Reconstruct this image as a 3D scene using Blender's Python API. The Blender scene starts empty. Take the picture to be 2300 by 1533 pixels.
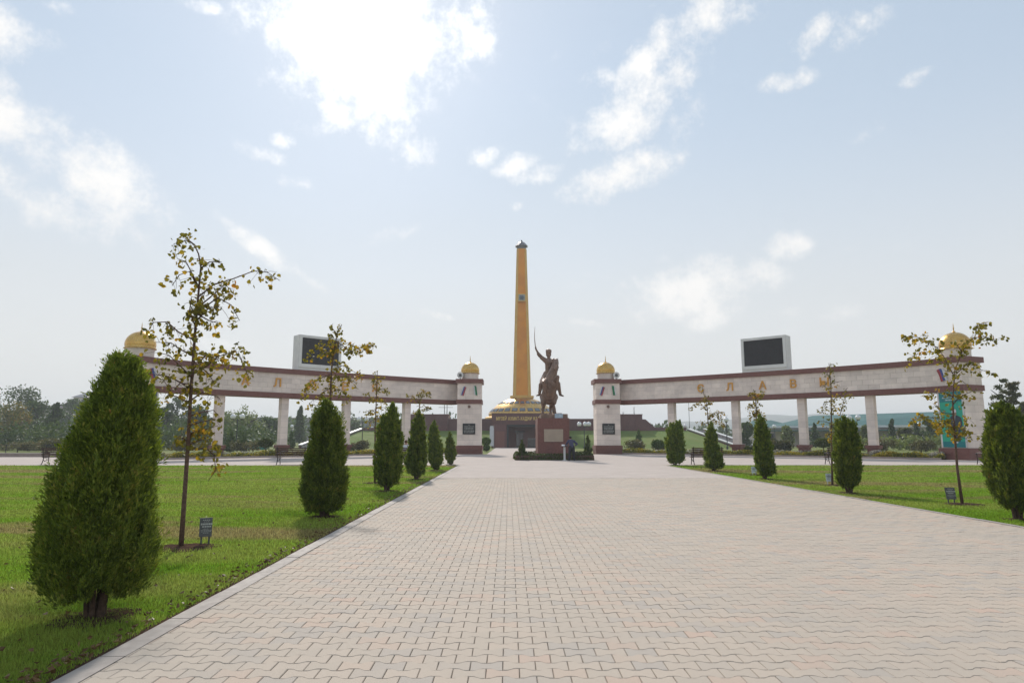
import bpy, bmesh, math, random
import numpy as np
from mathutils import Vector, Matrix, Quaternion

SC = bpy.context.scene
COL = SC.collection
R = math.radians
random.seed(11)
RNG = np.random.default_rng(7)

# ------------------------------------------------------------------ camera
cam_data = bpy.data.cameras.new("camera")
cam_data.sensor_width = 36.0
cam_data.lens = 23.478
cam_data.clip_end = 6000.0
cam = bpy.data.objects.new("camera", cam_data)
cam.location = (0.0, 0.0, 1.55)
cam.rotation_euler = (R(90.0 + 8.25), 0.0, R(-0.265))
COL.objects.link(cam)
SC.camera = cam

# ------------------------------------------------------------------ sun + exposure
SUN_AZ, SUN_EL = R(-13.0), R(36.0)          # azimuth clockwise from +Y
sun_dir = Vector((math.sin(SUN_AZ) * math.cos(SUN_EL), math.cos(SUN_AZ) * math.cos(SUN_EL), math.sin(SUN_EL)))
sun_data = bpy.data.lights.new("sun", 'SUN')
sun_data.energy = 2.0
sun_data.angle = R(3.0)
sun_data.color = (1.0, 0.93, 0.84)
sun = bpy.data.objects.new("sun", sun_data)
sun.rotation_euler = sun_dir.to_track_quat('Z', 'Y').to_euler()
sun.location = (0, 0, 80)
COL.objects.link(sun)

SC.view_settings.view_transform = 'Standard'
SC.view_settings.look = 'None'
SC.view_settings.gamma = 1.0
SC.view_settings.use_curve_mapping = False
SC.view_settings.exposure = 1.0
SC.cycles.use_denoising = True
SC.cycles.max_bounces = 5
SC.cycles.diffuse_bounces = 2
SC.cycles.glossy_bounces = 3
SC.cycles.transmission_bounces = 4
SC.cycles.volume_bounces = 0
SC.cycles.transparent_max_bounces = 8
SC.cycles.sample_clamp_indirect = 6.0

# ------------------------------------------------------------------ sky with clouds
world = bpy.data.worlds.new("World")
SC.world = world
world.use_nodes = True
world.cycles.sampling_method = 'MANUAL'
world.cycles.sample_map_resolution = 512
wn = world.node_tree
wn.nodes.clear()

def nd(nt, typ, **kw):
    n = nt.nodes.new(typ)
    for k, v in kw.items():
        setattr(n, k, v)
    return n

def plug(nt, a, b):
    nt.links.new(a, b)

def mth(nt, op, a, b=None, c=None, clamp=False):
    n = nd(nt, 'ShaderNodeMath', operation=op, use_clamp=clamp)
    for i, v in enumerate((a, b, c)):
        if v is None:
            continue
        if isinstance(v, (int, float)):
            n.inputs[i].default_value = v
        else:
            plug(nt, v, n.inputs[i])
    return n.outputs[0]

def maprange(nt, v, a, b, c=0.0, d=1.0, mode='SMOOTHSTEP'):
    n = nd(nt, 'ShaderNodeMapRange', interpolation_type=mode)
    plug(nt, v, n.inputs[0])
    for i, x in enumerate((a, b, c, d)):
        if isinstance(x, (int, float)):
            n.inputs[i + 1].default_value = x
        else:
            plug(nt, x, n.inputs[i + 1])
    return n.outputs[0]

def noise(nt, vec, scale, detail=5, rough=0.55, dist=0.0):
    n = nd(nt, 'ShaderNodeTexNoise')
    n.inputs['Scale'].default_value = scale
    n.inputs['Detail'].default_value = detail
    n.inputs['Roughness'].default_value = rough
    n.inputs['Distortion'].default_value = dist
    if vec is not None:
        plug(nt, vec, n.inputs['Vector'])
    return n.outputs['Fac']

def mixc(nt, fac, a, b, blend='MIX'):
    n = nd(nt, 'ShaderNodeMix', data_type='RGBA', blend_type=blend)
    if isinstance(fac, (int, float)):
        n.inputs[0].default_value = fac
    else:
        plug(nt, fac, n.inputs[0])
    for i, v in ((6, a), (7, b)):
        if isinstance(v, tuple):
            n.inputs[i].default_value = (v[0], v[1], v[2], 1)
        else:
            plug(nt, v, n.inputs[i])
    return n.outputs[2]

sky = nd(wn, 'ShaderNodeTexSky', sky_type='NISHITA')
sky.sun_disc = False
sky.sun_elevation = SUN_EL
sky.sun_rotation = SUN_AZ
sky.altitude = 150.0
sky.air_density = 1.0
sky.dust_density = 0.4
sky.ozone_density = 1.5
tc = nd(wn, 'ShaderNodeTexCoord')
sep = nd(wn, 'ShaderNodeSeparateXYZ')
plug(wn, tc.outputs['Generated'], sep.inputs[0])
sx, sy, sz = sep.outputs
az = mth(wn, 'ARCTAN2', sx, sy)
el = mth(wn, 'ARCSINE', mth(wn, 'MINIMUM', sz, 0.9999))
# cloud layer plane: direction projected on a high horizontal sheet
zz = mth(wn, 'ADD', mth(wn, 'MAXIMUM', sz, 0.0), 0.16)
cmb = nd(wn, 'ShaderNodeCombineXYZ')
plug(wn, mth(wn, 'DIVIDE', sx, zz), cmb.inputs[0])
plug(wn, mth(wn, 'DIVIDE', sy, zz), cmb.inputs[1])
plane = cmb.outputs[0]
cmb2 = nd(wn, 'ShaderNodeCombineXYZ')
plug(wn, az, cmb2.inputs[0])
plug(wn, el, cmb2.inputs[1])
ang = cmb2.outputs[0]
# cloud banks: (azimuth deg, elevation deg, half length, half height, tilt deg, density)
BANKS = [(-12.79,33.40,9.32,4.96,0,1.3), (-13.77,28.87,6.71,3.48,10,1.15), (-10.56,26.50,3.16,2.50,-60,1.0), (-8.13,23.89,1.98,1.56,-55,0.9), (-15.16,25.67,3.25,0.53,0,0.7), (-37.38,21.60,4.01,2.27,-20,1.05), (-33.32,18.90,6.24,2.44,-30,1.1), (-35.85,16.52,4.67,1.81,-20,0.85), (-38.40,26.47,2.88,1.60,-10,0.85), (-29.36,17.05,2.46,0.97,-25,0.7), (11.49,26.80,5.73,2.49,25,1.05), (15.31,25.77,1.87,1.66,0,0.85), (9.98,22.05,4.97,1.69,15,1.0), (12.61,30.65,4.80,1.39,35,1.0), (18.32,32.76,4.38,2.07,10,1.0), (8.39,29.36,1.99,0.92,0,0.8), (0.67,23.06,2.01,0.99,10,0.9), (2.87,22.25,2.99,0.86,10,0.85), (-1.95,23.75,1.61,0.85,20,0.85), (0.46,19.73,0.95,0.48,0,0.85), (15.68,12.07,5.80,2.19,8,1.35), (17.22,9.96,2.80,1.09,20,1.0), (23.70,15.17,2.03,1.10,5,1.1), (26.22,29.98,2.29,1.00,25,0.8), (29.52,29.83,2.40,1.20,10,0.85), (33.61,25.84,1.54,0.69,10,0.7), (24.15,27.45,2.02,0.81,0,0.7), (-20.79,15.07,4.59,0.77,-32,0.7), (-17.18,13.03,2.53,0.51,-30,0.6), (-17.88,20.46,1.90,0.76,0,0.92), (-19.67,23.67,1.00,0.67,0,0.85), (-6.69,10.52,1.92,0.38,-12,0.7), (6.44,9.78,1.76,0.38,-8,0.7), (-21.20,22.45,2.12,0.67,-10,0.65), (29.72,22.74,1.36,0.62,20,0.6), (-26.70,31.98,1.68,0.51,0,0.7), (-35.99,29.19,1.38,0.59,0,0.7), (13.01,14.79,1.85,0.51,0,0.6), (-10.67,17.10,2.69,0.88,20,0.55)]
acc = None
one = nd(wn, 'ShaderNodeCombineXYZ')
plug(wn, az, one.inputs[0])
plug(wn, el, one.inputs[1])
one.inputs[2].default_value = 1.0
def dot(v):
    n = nd(wn, 'ShaderNodeVectorMath', operation='DOT_PRODUCT')
    plug(wn, one.outputs[0], n.inputs[0])
    n.inputs[1].default_value = v
    return n.outputs['Value']
for a0, e0, ra, re, tilt, w in BANKS:
    ct, st = math.cos(R(tilt)), math.sin(R(tilt))
    a_, e_ = R(a0), R(e0)
    d1 = dot((ct / R(ra), st / R(ra), -(ct * a_ + st * e_) / R(ra)))
    d2 = dot((-st / R(re), ct / R(re), -(-st * a_ + ct * e_) / R(re)))
    q2 = mth(wn, 'MULTIPLY_ADD', d2, d2, mth(wn, 'MULTIPLY', d1, d1))
    sw_ = math.sqrt(w)
    fall = mth(wn, 'MAXIMUM', mth(wn, 'MULTIPLY_ADD', q2, -sw_ / 2.9, sw_), 0.0)
    v = mth(wn, 'MULTIPLY', fall, fall)
    acc = v if acc is None else mth(wn, 'MAXIMUM', acc, v)
fine = noise(wn, ang, 12.0, 7, 0.70)
mid = noise(wn, plane, 1.15, 4, 0.6)
fluff = mth(wn, 'ADD', mth(wn, 'MULTIPLY', mth(wn, 'SUBTRACT', fine, 0.5), 3.9), mth(wn, 'MULTIPLY', mth(wn, 'SUBTRACT', mid, 0.5), 0.9))
dens = mth(wn, 'ADD', acc, mth(wn, 'MULTIPLY', fluff, mth(wn, 'MINIMUM', mth(wn, 'MULTIPLY', acc, 3.0), 1.0)))
cum = maprange(wn, dens, 0.20, 1.45)
# scattered small clouds over the whole sky, in and out of the picture alike
scat = maprange(wn, mth(wn, 'ADD', mid, mth(wn, 'MULTIPLY', mth(wn, 'SUBTRACT', fine, 0.5), 0.55)), 0.61, 0.80, 0.0, 0.55)
# thin veil of high cloud, thickest near the horizon
veil_n = noise(wn, plane, 0.45, 2, 0.5)
veil = maprange(wn, veil_n, 0.30, 0.75, 0.62, 0.84)
hor = maprange(wn, sz, 0.0, 0.52, 0.97, 0.0)
cover = mth(wn, 'MAXIMUM', cum, scat, clamp=True)
# forward glow round the veiled sun
dt = nd(wn, 'ShaderNodeVectorMath', operation='DOT_PRODUCT')
plug(wn, tc.outputs['Generated'], dt.inputs[0])
dt.inputs[1].default_value = sun_dir
glow = mth(wn, 'POWER', mth(wn, 'MAXIMUM', dt.outputs['Value'], 0.0), 30.0)
cl_v = mth(wn, 'ADD', 6.9, mth(wn, 'MULTIPLY', glow, 4.0))
veil_col = mixc(wn, 1.0, (4.1, 4.75, 5.3), (1, 1, 1), 'MULTIPLY')
c1 = mixc(wn, hor, mixc(wn, veil, sky.outputs[0], veil_col), (5.55, 5.5, 5.36))
cl_col = nd(wn, 'ShaderNodeCombineColor')
plug(wn, cl_v, cl_col.inputs[0])
plug(wn, mth(wn, 'MULTIPLY', cl_v, 0.985), cl_col.inputs[1])
plug(wn, mth(wn, 'MULTIPLY', cl_v, 0.965), cl_col.inputs[2])
c2 = mixc(wn, cover, c1, cl_col.outputs[0])
bg = nd(wn, 'ShaderNodeBackground')
bg.inputs['Strength'].default_value = 0.074
plug(wn, c2, bg.inputs['Color'])
wo = nd(wn, 'ShaderNodeOutputWorld')
plug(wn, bg.outputs[0], wo.inputs['Surface'])

# ------------------------------------------------------------------ measured places
THUJA = {'L1': ((-3.61, 6.12), [(2.29, 0.02, 0.0), (2.19, 0.065, 0.125), (2.06, 0.08, 0.22), (1.87, 0.08, 0.3), (1.49, 0.02, 0.42), (1.09, -0.02, 0.5), (0.71, -0.005, 0.555), (0.4, -0.03, 0.54), (0.28, -0.03, 0.45), (0.215, -0.0, 0.26)], [(0.01, 2.29), (0.17, 2.25)]), 'L2': ((-3.69, 13.73), [(2.29, -0.05, 0.0), (2.04, -0.03, 0.27), (1.41, -0.015, 0.385), (0.87, -0.005, 0.465), (0.52, -0.005, 0.485), (0.26, -0.03, 0.41), (0.1, -0.025, 0.235)], [(-0.05, 2.29)]), 'L3': ((-3.64, 20.36), [(2.58, 0.1, 0.0), (2.27, 0.09, 0.19), (1.87, 0.025, 0.355), (1.34, 0.015, 0.435), (0.68, 0.025, 0.455), (0.35, 0.03, 0.35), (0.16, 0.025, 0.175)], [(0.1, 2.58), (-0.16, 2.24)]), 'L4': ((-3.54, 26.04), [(2.56, 0.07, 0.0), (2.13, 0.05, 0.25), (1.28, 0.01, 0.36), (0.6, 0.005, 0.445), (0.3, -0.025, 0.305), (0.13, 0.0, 0.12)], [(0.07, 2.56)]), 'L5': ((-3.64, 33.68), [(2.39, -0.11, 0.0), (1.86, -0.095, 0.225), (1.2, -0.055, 0.365), (0.54, 0.025, 0.405), (0.24, -0.005, 0.265), (0.09, -0.01, 0.12)], [(-0.11, 2.39)]), 'L6': ((-3.48, 40.48), [(1.89, -0.08, 0.0), (1.39, -0.06, 0.2), (0.73, -0.005, 0.375), (0.34, 0.015, 0.305), (0.1, 0.015, 0.115)], [(-0.08, 1.89)]), 'R1': ((9.74, 39.74), [(2.57, 0.24, 0.0), (2.12, 0.07, 0.47), (1.135, 0.04, 0.63), (0.49, 0.015, 0.575), (0.1, -0.0, 0.37)], [(0.38, 2.59), (-0.18, 2.41)]), 'R2': ((9.87, 32.7), [(2.3, -0.03, 0.0), (1.85, -0.04, 0.23), (1.21, -0.055, 0.345), (0.57, -0.03, 0.46), (0.32, 0.035, 0.475), (0.13, 0.015, 0.185)], [(-0.03, 2.3)]), 'R3': ((9.9, 26.27), [(2.41, -0.06, 0.0), (2.05, -0.04, 0.22), (1.28, 0.01, 0.34), (0.59, 0.005, 0.405), (0.32, 0.06, 0.37), (0.135, 0.015, 0.125)], [(-0.06, 2.41)]), 'R4': ((9.74, 19.48), [(2.13, -0.01, 0.0), (1.98, 0.03, 0.25), (1.35, 0.025, 0.385), (0.71, 0.0, 0.41), (0.36, -0.01, 0.32), (0.16, 0.005, 0.135)], [(-0.01, 2.13)]), 'R5': ((9.79, 13.15), [(2.23, -0.08, 0.0), (2.02, -0.06, 0.29), (1.41, 0.03, 0.52), (0.9, 0.09, 0.57), (0.48, 0.09, 0.51), (0.21, 0.08, 0.27)], [(-0.08, 2.23)])}
YOUNG = {'A': ((-4.68, 9.9), [[(-0.01, 0.0, -0.02), (-0.01, 0.0, 0.62), (-0.01, 0.0, 1.38), (-0.02, 0.0, 2.1), (-0.02, 0.0, 2.62), (-0.02, 0.0, 3.16), (-0.01, 0.0, 3.71), (0.0, 0.0, 4.12), (-0.05, 0.0, 4.33), (-0.13, 0.0, 4.48)], [(-0.13, 0.0, 4.48), (-0.28, 0.09, 4.57), (-0.54, 0.21, 4.55)], [(0.01, 0.0, 4.11), (0.18, -0.12, 4.17), (0.42, -0.25, 4.14)], [(-0.01, 0.0, 3.81), (-0.06, -0.16, 4.0), (-0.09, -0.28, 4.13), (-0.19, -0.36, 4.16)], [(0.0, 0.0, 3.77), (-0.12, -0.1, 4.03), (-0.26, -0.12, 3.97), (-0.35, -0.13, 3.8)], [(0.0, 0.0, 3.67), (0.11, 0.22, 3.9), (0.29, 0.44, 4.04), (0.52, 0.73, 4.25), (0.68, 0.87, 4.27), (0.86, 0.99, 4.15)], [(0.0, 0.0, 3.5), (0.12, 0.16, 3.71), (0.24, 0.31, 3.92), (0.34, 0.34, 3.85)], [(0.0, 0.0, 3.43), (0.33, -0.1, 3.63), (0.55, -0.13, 3.51), (0.7, -0.16, 3.27)], [(-0.01, 0.0, 3.3), (0.23, -0.14, 3.47), (0.46, -0.22, 3.46)], [(0.0, 0.0, 3.16), (-0.01, -0.24, 3.39), (0.09, -0.42, 3.58)], [(-0.01, 0.0, 3.4), (0.15, 0.07, 3.31), (0.26, 0.12, 3.28)], [(0.0, 0.0, 2.99), (-0.22, -0.1, 3.11), (-0.36, -0.17, 3.25), (-0.53, -0.23, 3.23), (-0.58, -0.24, 3.13)], [(0.0, 0.0, 2.76), (-0.26, 0.08, 2.87), (-0.43, 0.13, 2.98), (-0.7, 0.2, 3.0)], [(-0.01, 0.0, 2.43), (-0.09, -0.23, 2.59), (-0.16, -0.43, 2.72), (-0.24, -0.55, 2.74)], [(-0.02, 0.0, 2.28), (-0.21, -0.1, 2.4), (-0.34, -0.17, 2.46), (-0.52, -0.26, 2.47), (-0.61, -0.3, 2.48)], [(-0.03, 0.0, 2.33), (-0.12, -0.14, 2.35), (-0.18, -0.26, 2.21), (-0.26, -0.37, 2.39)], [(-0.02, 0.0, 2.49), (0.28, -0.2, 2.59), (0.51, -0.38, 2.71), (0.85, -0.6, 2.76), (0.99, -0.63, 2.56)], [(-0.01, 0.0, 2.56), (0.09, 0.12, 2.77), (0.31, 0.23, 2.85), (0.54, 0.33, 2.8), (0.68, 0.38, 2.46)], [(-0.01, 0.0, 2.82), (0.24, -0.12, 2.74), (0.53, -0.26, 2.67)], [(-0.01, 0.0, 2.69), (0.28, -0.11, 2.48), (0.38, -0.16, 2.35)], [(-0.02, 0.0, 2.06), (-0.13, -0.21, 2.15), (-0.2, -0.33, 2.17)], [(-0.02, 0.0, 2.1), (0.1, 0.1, 2.23), (0.3, 0.19, 2.17), (0.34, 0.2, 2.11)], [(-0.03, 0.0, 1.87), (0.12, 0.11, 1.94), (0.24, 0.2, 1.97), (0.32, 0.23, 1.88)], [(-0.03, 0.0, 1.74), (0.26, -0.11, 1.8), (0.45, -0.18, 1.83)], [(-0.03, 0.0, 1.61), (0.14, 0.1, 1.67), (0.32, 0.21, 1.74)], [(-0.03, 0.0, 1.51), (-0.1, -0.08, 1.59), (-0.15, -0.12, 1.52)], [(-0.02, 0.0, 1.45), (0.16, 0.07, 1.54), (0.29, 0.12, 1.61)], [(-0.02, 0.0, 1.54), (0.01, 0.16, 1.71), (0.18, 0.25, 1.54), (0.27, 0.36, 1.44)], [(-0.03, 0.0, 1.38), (0.16, 0.21, 1.41), (0.25, 0.29, 1.3), (0.26, 0.37, 1.08), (0.14, 0.4, 0.91)]]), 'B': ((-4.59, 17.6), [[(0.0, 0.0, -0.02), (-0.1, 0.0, 2.52), (-0.1, 0.0, 3.34), (-0.04, 0.0, 3.94), (0.02, 0.0, 4.36), (0.13, 0.0, 4.56)], [(-0.07, 0.0, 3.7), (-0.35, -0.22, 3.88), (-0.5, -0.31, 3.89), (-0.62, -0.37, 3.65)], [(-0.04, 0.0, 3.94), (0.32, -0.1, 4.04), (0.57, -0.16, 3.94)], [(-0.01, 0.0, 4.12), (0.52, -0.44, 3.76), (0.91, -0.67, 3.9), (1.25, -0.92, 3.86)], [(-0.09, 0.0, 3.23), (-0.52, 0.3, 3.13), (-0.9, 0.59, 2.92), (-1.01, 0.8, 2.57)], [(-0.1, 0.0, 3.11), (0.32, -0.22, 3.15), (0.66, -0.41, 2.96)], [(-0.09, 0.0, 2.87), (-0.34, 0.12, 2.76), (-0.75, 0.34, 2.48)], [(-0.1, 0.0, 3.34), (0.24, -0.17, 3.44), (0.64, -0.35, 3.22), (0.83, -0.45, 3.16)], [(0.01, 0.0, 4.3), (-0.1, -0.15, 4.45), (-0.06, -0.2, 4.55)], [(-0.1, 0.0, 2.76), (0.18, -0.09, 2.81), (0.44, -0.17, 2.57)], [(-0.05, 0.0, 3.82), (-0.17, -0.25, 4.02), (-0.08, -0.41, 4.23)]]), 'C': ((-4.67, 23.75), [[(0.0, 0.0, -0.02), (-0.04, 0.0, 1.92), (-0.03, 0.0, 3.18), (-0.02, 0.0, 3.94)], [(-0.03, 0.0, 2.86), (-0.3, 0.14, 3.03), (-0.45, 0.23, 3.19)], [(-0.03, 0.0, 3.18), (0.15, 0.21, 3.32), (0.32, 0.34, 3.17)], [(-0.02, 0.0, 3.49), (-0.2, 0.16, 3.67), (-0.11, 0.24, 3.83)], [(-0.02, 0.0, 2.55), (-0.25, -0.18, 2.46), (-0.32, -0.29, 2.26)], [(-0.03, 0.0, 2.63), (0.2, 0.22, 2.64), (0.36, 0.39, 2.48)], [(-0.03, 0.0, 2.23), (-0.19, -0.11, 2.15), (-0.26, -0.21, 1.95)], [(-0.03, 0.0, 2.31), (0.21, -0.09, 2.23)], [(-0.02, 0.0, 3.65), (0.12, 0.16, 3.73)], [(-0.02, 0.0, 3.02), (0.12, 0.08, 2.95), (0.3, 0.18, 2.79)]]), 'D': ((-4.2, 31.0), [[(0.08, 0.0, -0.02), (0.08, 0.0, 2.04), (0.06, 0.0, 3.26), (-0.03, 0.0, 3.67)], [(0.04, 0.0, 3.16), (-0.27, -0.22, 3.5), (-0.52, -0.3, 3.41)], [(0.04, 0.0, 3.26), (0.29, 0.23, 3.69), (0.59, 0.3, 3.59)], [(0.04, 0.0, 2.95), (0.35, -0.19, 3.01), (0.64, -0.37, 2.84)], [(0.07, 0.0, 2.75), (-0.21, 0.22, 2.76)], [(0.01, 0.0, 3.47), (0.2, -0.21, 3.7), (0.42, -0.34, 3.73)]]), 'E': ((10.69, 16.11), [[(0.02, 0.0, -0.02), (-0.02, 0.0, 0.86), (0.0, 0.0, 1.8), (0.02, 0.0, 2.44), (0.15, 0.0, 3.2), (0.36, 0.0, 3.64)], [(0.14, 0.0, 2.98), (-0.22, -0.33, 3.27), (-0.45, -0.54, 3.46), (-0.74, -0.78, 3.64), (-1.46, -1.22, 3.82), (-1.95, -1.46, 3.77)], [(0.0, 0.0, 3.31), (-0.22, 0.12, 3.65), (-0.5, 0.2, 3.66), (-0.81, 0.27, 3.5)], [(0.35, 0.0, 3.61), (0.7, 0.23, 3.89), (1.01, 0.4, 4.08), (1.23, 0.6, 4.4), (1.66, 0.78, 4.52)], [(0.66, 0.0, 3.97), (1.07, 0.18, 4.05), (1.52, 0.39, 3.96)], [(0.16, 0.0, 3.09), (0.41, -0.12, 3.35), (0.67, -0.18, 3.18), (0.88, -0.26, 3.07)], [(0.01, 0.0, 2.34), (0.06, -0.21, 2.54), (0.21, -0.46, 2.65), (0.33, -0.59, 2.62)], [(0.0, 0.0, 2.12), (-0.12, 0.23, 2.18), (-0.18, 0.45, 2.41)], [(-0.01, 0.0, 1.91), (-0.54, -0.32, 2.01), (-1.12, -0.65, 2.05), (-1.68, -0.97, 1.91)], [(0.0, 0.0, 1.8), (-0.36, -0.18, 1.91), (-0.88, -0.41, 1.85)], [(-0.01, 0.0, 1.7), (-0.16, 0.06, 1.75), (-0.31, 0.12, 1.7)], [(-0.01, 0.0, 1.49), (0.34, 0.17, 1.75), (0.59, 0.33, 2.08)], [(-0.01, 0.0, 1.65), (0.1, -0.24, 1.54), (0.17, -0.31, 1.7)], [(0.36, 0.0, 3.64), (0.31, 0.07, 3.81), (0.43, 0.07, 3.87)], [(0.14, 0.0, 2.87), (0.2, -0.13, 2.92), (0.24, -0.22, 2.83)], [(0.03, 0.0, 2.55), (-0.03, 0.21, 2.67), (-0.34, 0.69, 2.59)]]), 'F': ((10.74, 22.57), [[(0.0, 0.0, -0.02), (0.06, 0.0, 1.31), (0.13, 0.0, 2.5), (0.18, 0.0, 3.4), (0.16, 0.0, 4.09)], [(0.15, 0.0, 2.8), (-0.04, 0.15, 2.73), (-0.07, 0.3, 2.39)], [(0.17, 0.0, 3.1), (0.06, 0.13, 3.26), (-0.03, 0.24, 3.39)], [(0.18, 0.0, 3.4), (0.36, -0.07, 3.43), (0.51, -0.13, 3.47)], [(0.15, 0.0, 2.8), (0.33, -0.2, 2.94), (0.51, -0.48, 3.22)], [(0.42, 0.0, 2.35), (0.76, 0.38, 2.82), (1.04, 0.59, 3.07)], [(0.11, 0.0, 2.05), (-0.19, -0.09, 2.11), (-0.4, -0.14, 2.12)], [(0.11, 0.0, 1.98), (0.37, 0.14, 2.13)], [(0.12, 0.0, 2.43), (0.3, 0.07, 2.65), (0.39, 0.1, 2.73)], [(0.17, 0.0, 3.55), (0.14, 0.13, 3.72), (0.3, 0.3, 4.01)], [(0.08, 0.0, 1.54), (-0.1, -0.14, 1.68), (-0.03, -0.19, 1.78)]]), 'G': ((10.54, 29.0), [[(0.0, 0.0, -0.02), (0.16, 0.0, 2.39), (0.17, 0.0, 3.35), (0.09, 0.0, 3.66)], [(0.17, 0.0, 2.96), (-0.02, 0.17, 3.07), (-0.12, 0.3, 2.69)], [(0.17, 0.0, 3.25), (0.52, 0.25, 3.46), (0.69, 0.37, 3.57)], [(0.16, 0.0, 2.77), (0.47, 0.23, 2.59), (0.77, 0.44, 2.44)], [(0.16, 0.0, 2.68), (0.04, 0.24, 2.49), (-0.05, 0.45, 2.3)], [(0.17, 0.0, 3.35), (-0.01, 0.22, 3.56)], [(0.18, 0.0, 3.06), (0.33, -0.11, 3.05)]]), 'H': ((10.54, 36.0), [[(0.0, 0.0, -0.02), (0.14, 0.0, 2.12), (0.12, 0.0, 3.3), (-0.05, 0.0, 4.02), (-0.08, 0.0, 4.31)], [(0.11, 0.0, 3.18), (-0.35, 0.28, 3.44), (-0.79, 0.48, 3.09)], [(0.14, 0.0, 2.71), (0.72, 0.3, 2.96), (1.23, 0.52, 2.97)], [(0.14, 0.0, 2.59), (0.74, 0.26, 2.48), (1.29, 0.52, 2.17)], [(0.08, 0.0, 3.54), (0.49, 0.26, 3.44)], [(0.15, 0.0, 2.35), (-0.18, 0.18, 2.36), (-0.28, 0.25, 2.48)], [(0.15, 0.0, 2.83), (0.4, -0.31, 2.7), (0.69, -0.66, 2.57)], [(0.04, 0.0, 3.78), (-0.1, 0.29, 3.56)]])}
FAR = [(-109.5, 150.0, 13.4, 7.0, 'loose'), (-79.8, 108.0, 7.14, 4.18, 'autumn'), (-89.5, 128.0, 8.77, 3.58, 'broad'), (-75.4, 112.0, 7.57, 2.99, 'cone'), (-107.6, 165.0, 11.08, 4.95, 'broad'), (-93.9, 150.0, 10.61, 4.0, 'broad'), (-79.2, 140.0, 9.27, 4.67, 'broad'), (-61.3, 120.0, 7.22, 2.56, 'broad'), (-73.9, 150.0, 11.22, 3.4, 'loose'), (-54.6, 118.0, 7.59, 3.46, 'broad'), (-54.0, 130.0, 6.32, 3.47, 'willow'), (-48.5, 125.0, 6.63, 3.83, 'willow'), (-49.9, 140.0, 6.04, 3.17, 'broad'), (-46.5, 150.0, 8.64, 2.2, 'poplar'), (-47.1, 165.0, 7.61, 2.64, 'broad'), (-42.4, 190.0, 6.03, 4.31, 'broad'), (39.4, 112.0, 4.42, 1.49, 'broad'), (47.5, 115.0, 3.74, 1.23, 'willow'), (54.6, 120.0, 4.23, 1.04, 'cone'), (53.6, 110.0, 4.15, 1.47, 'willow'), (55.9, 105.0, 3.55, 1.19, 'willow'), (63.8, 112.0, 4.64, 0.97, 'poplar'), (59.0, 100.0, 3.26, 1.33, 'autumn'), (66.7, 110.0, 4.15, 1.25, 'cone'), (65.8, 105.0, 4.59, 1.54, 'broad'), (46.5, 62.0, 7.23, 2.73, 'pine'), (57.9, 75.0, 5.71, 2.0, 'pine'), (-103.8, 130.0, 10.43, 6.07, 'broad'), (-103.1, 120.0, 10.54, 6.4, 'broad'), (79.0, 95.0, 6.51, 3.17, 'broad'), (89.1, 100.0, 5.77, 3.33, 'broad')]
LAMPS = [(-36.26, 90.0, 4.44, 2), (-57.43, 150.0, 3.9, 1), (-58.69, 160.0, 3.43, 1), (-56.16, 160.0, 3.43, 1), (-45.03, 140.0, 4.02, 1), (-23.45, 108.0, 4.59, 2), (-30.42, 150.0, 3.81, 1), (11.64, 104.0, 3.73, 3), (32.37, 100.0, 4.31, 1), (47.3, 92.0, 4.39, 2), (77.89, 128.0, 4.24, 3), (49.37, 125.0, 3.76, 1), (33.65, 128.0, 3.9, 1), (-50.04, 170.0, 3.44, 1)]

# ------------------------------------------------------------------ materials
MATS = {}

def new_mat(name):
    m = bpy.data.materials.new(name)
    m.use_nodes = True
    nt = m.node_tree
    nt.nodes.clear()
    out = nd(nt, 'ShaderNodeOutputMaterial')
    MATS[name] = m
    return m, nt, out

def surf(name, col, col2=None, rough=0.6, metal=0.0, scale=3.0, detail=5, rnd=0.0, bump=0.0, bscale=None, spec=0.3, coords='Object', grime=None, fade=0.5):
    """colour mottled by noise, a little per-object variation, fine relief"""
    m, nt, out = new_mat(name)
    b = nd(nt, 'ShaderNodeBsdfPrincipled')
    b.inputs['Roughness'].default_value = rough
    b.inputs['Metallic'].default_value = metal
    b.inputs['Specular IOR Level'].default_value = spec
    t = nd(nt, 'ShaderNodeNewGeometry')
    vec = t.outputs['Position']
    c2 = col2 or tuple(x * 0.75 for x in col)
    f = noise(nt, vec, scale, detail, 0.6)
    f = maprange(nt, f, 0.32, 0.68, 0.0, 1.0)
    c = mixc(nt, f, col, c2)
    if grime:
        g = noise(nt, vec, scale * 0.23, 6, 0.65)
        g = maprange(nt, g, 0.52, 0.72, 0.0, fade)
        c = mixc(nt, g, c, grime)
    if rnd:
        oi = nd(nt, 'ShaderNodeObjectInfo')
        k = maprange(nt, oi.outputs['Random'], 0, 1, 1 - rnd, 1 + rnd, 'LINEAR')
        hs = nd(nt, 'ShaderNodeHueSaturation')
        plug(nt, k, hs.inputs['Value'])
        plug(nt, c, hs.inputs['Color'])
        c = hs.outputs[0]
    plug(nt, c, b.inputs['Base Color'])
    if bump:
        bp = nd(nt, 'ShaderNodeBump')
        bp.inputs['Strength'].default_value = bump
        bp.inputs['Distance'].default_value = 0.02
        plug(nt, noise(nt, vec, bscale or scale * 6, 6, 0.6), bp.inputs['Height'])
        plug(nt, bp.outputs[0], b.inputs['Normal'])
    rv = maprange(nt, noise(nt, vec, scale * 2.3, 3), 0.3, 0.7, max(0.02, rough - 0.08), min(1, rough + 0.1))
    plug(nt, rv, b.inputs['Roughness'])
    plug(nt, b.outputs[0], out.inputs['Surface'])
    return m

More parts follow.
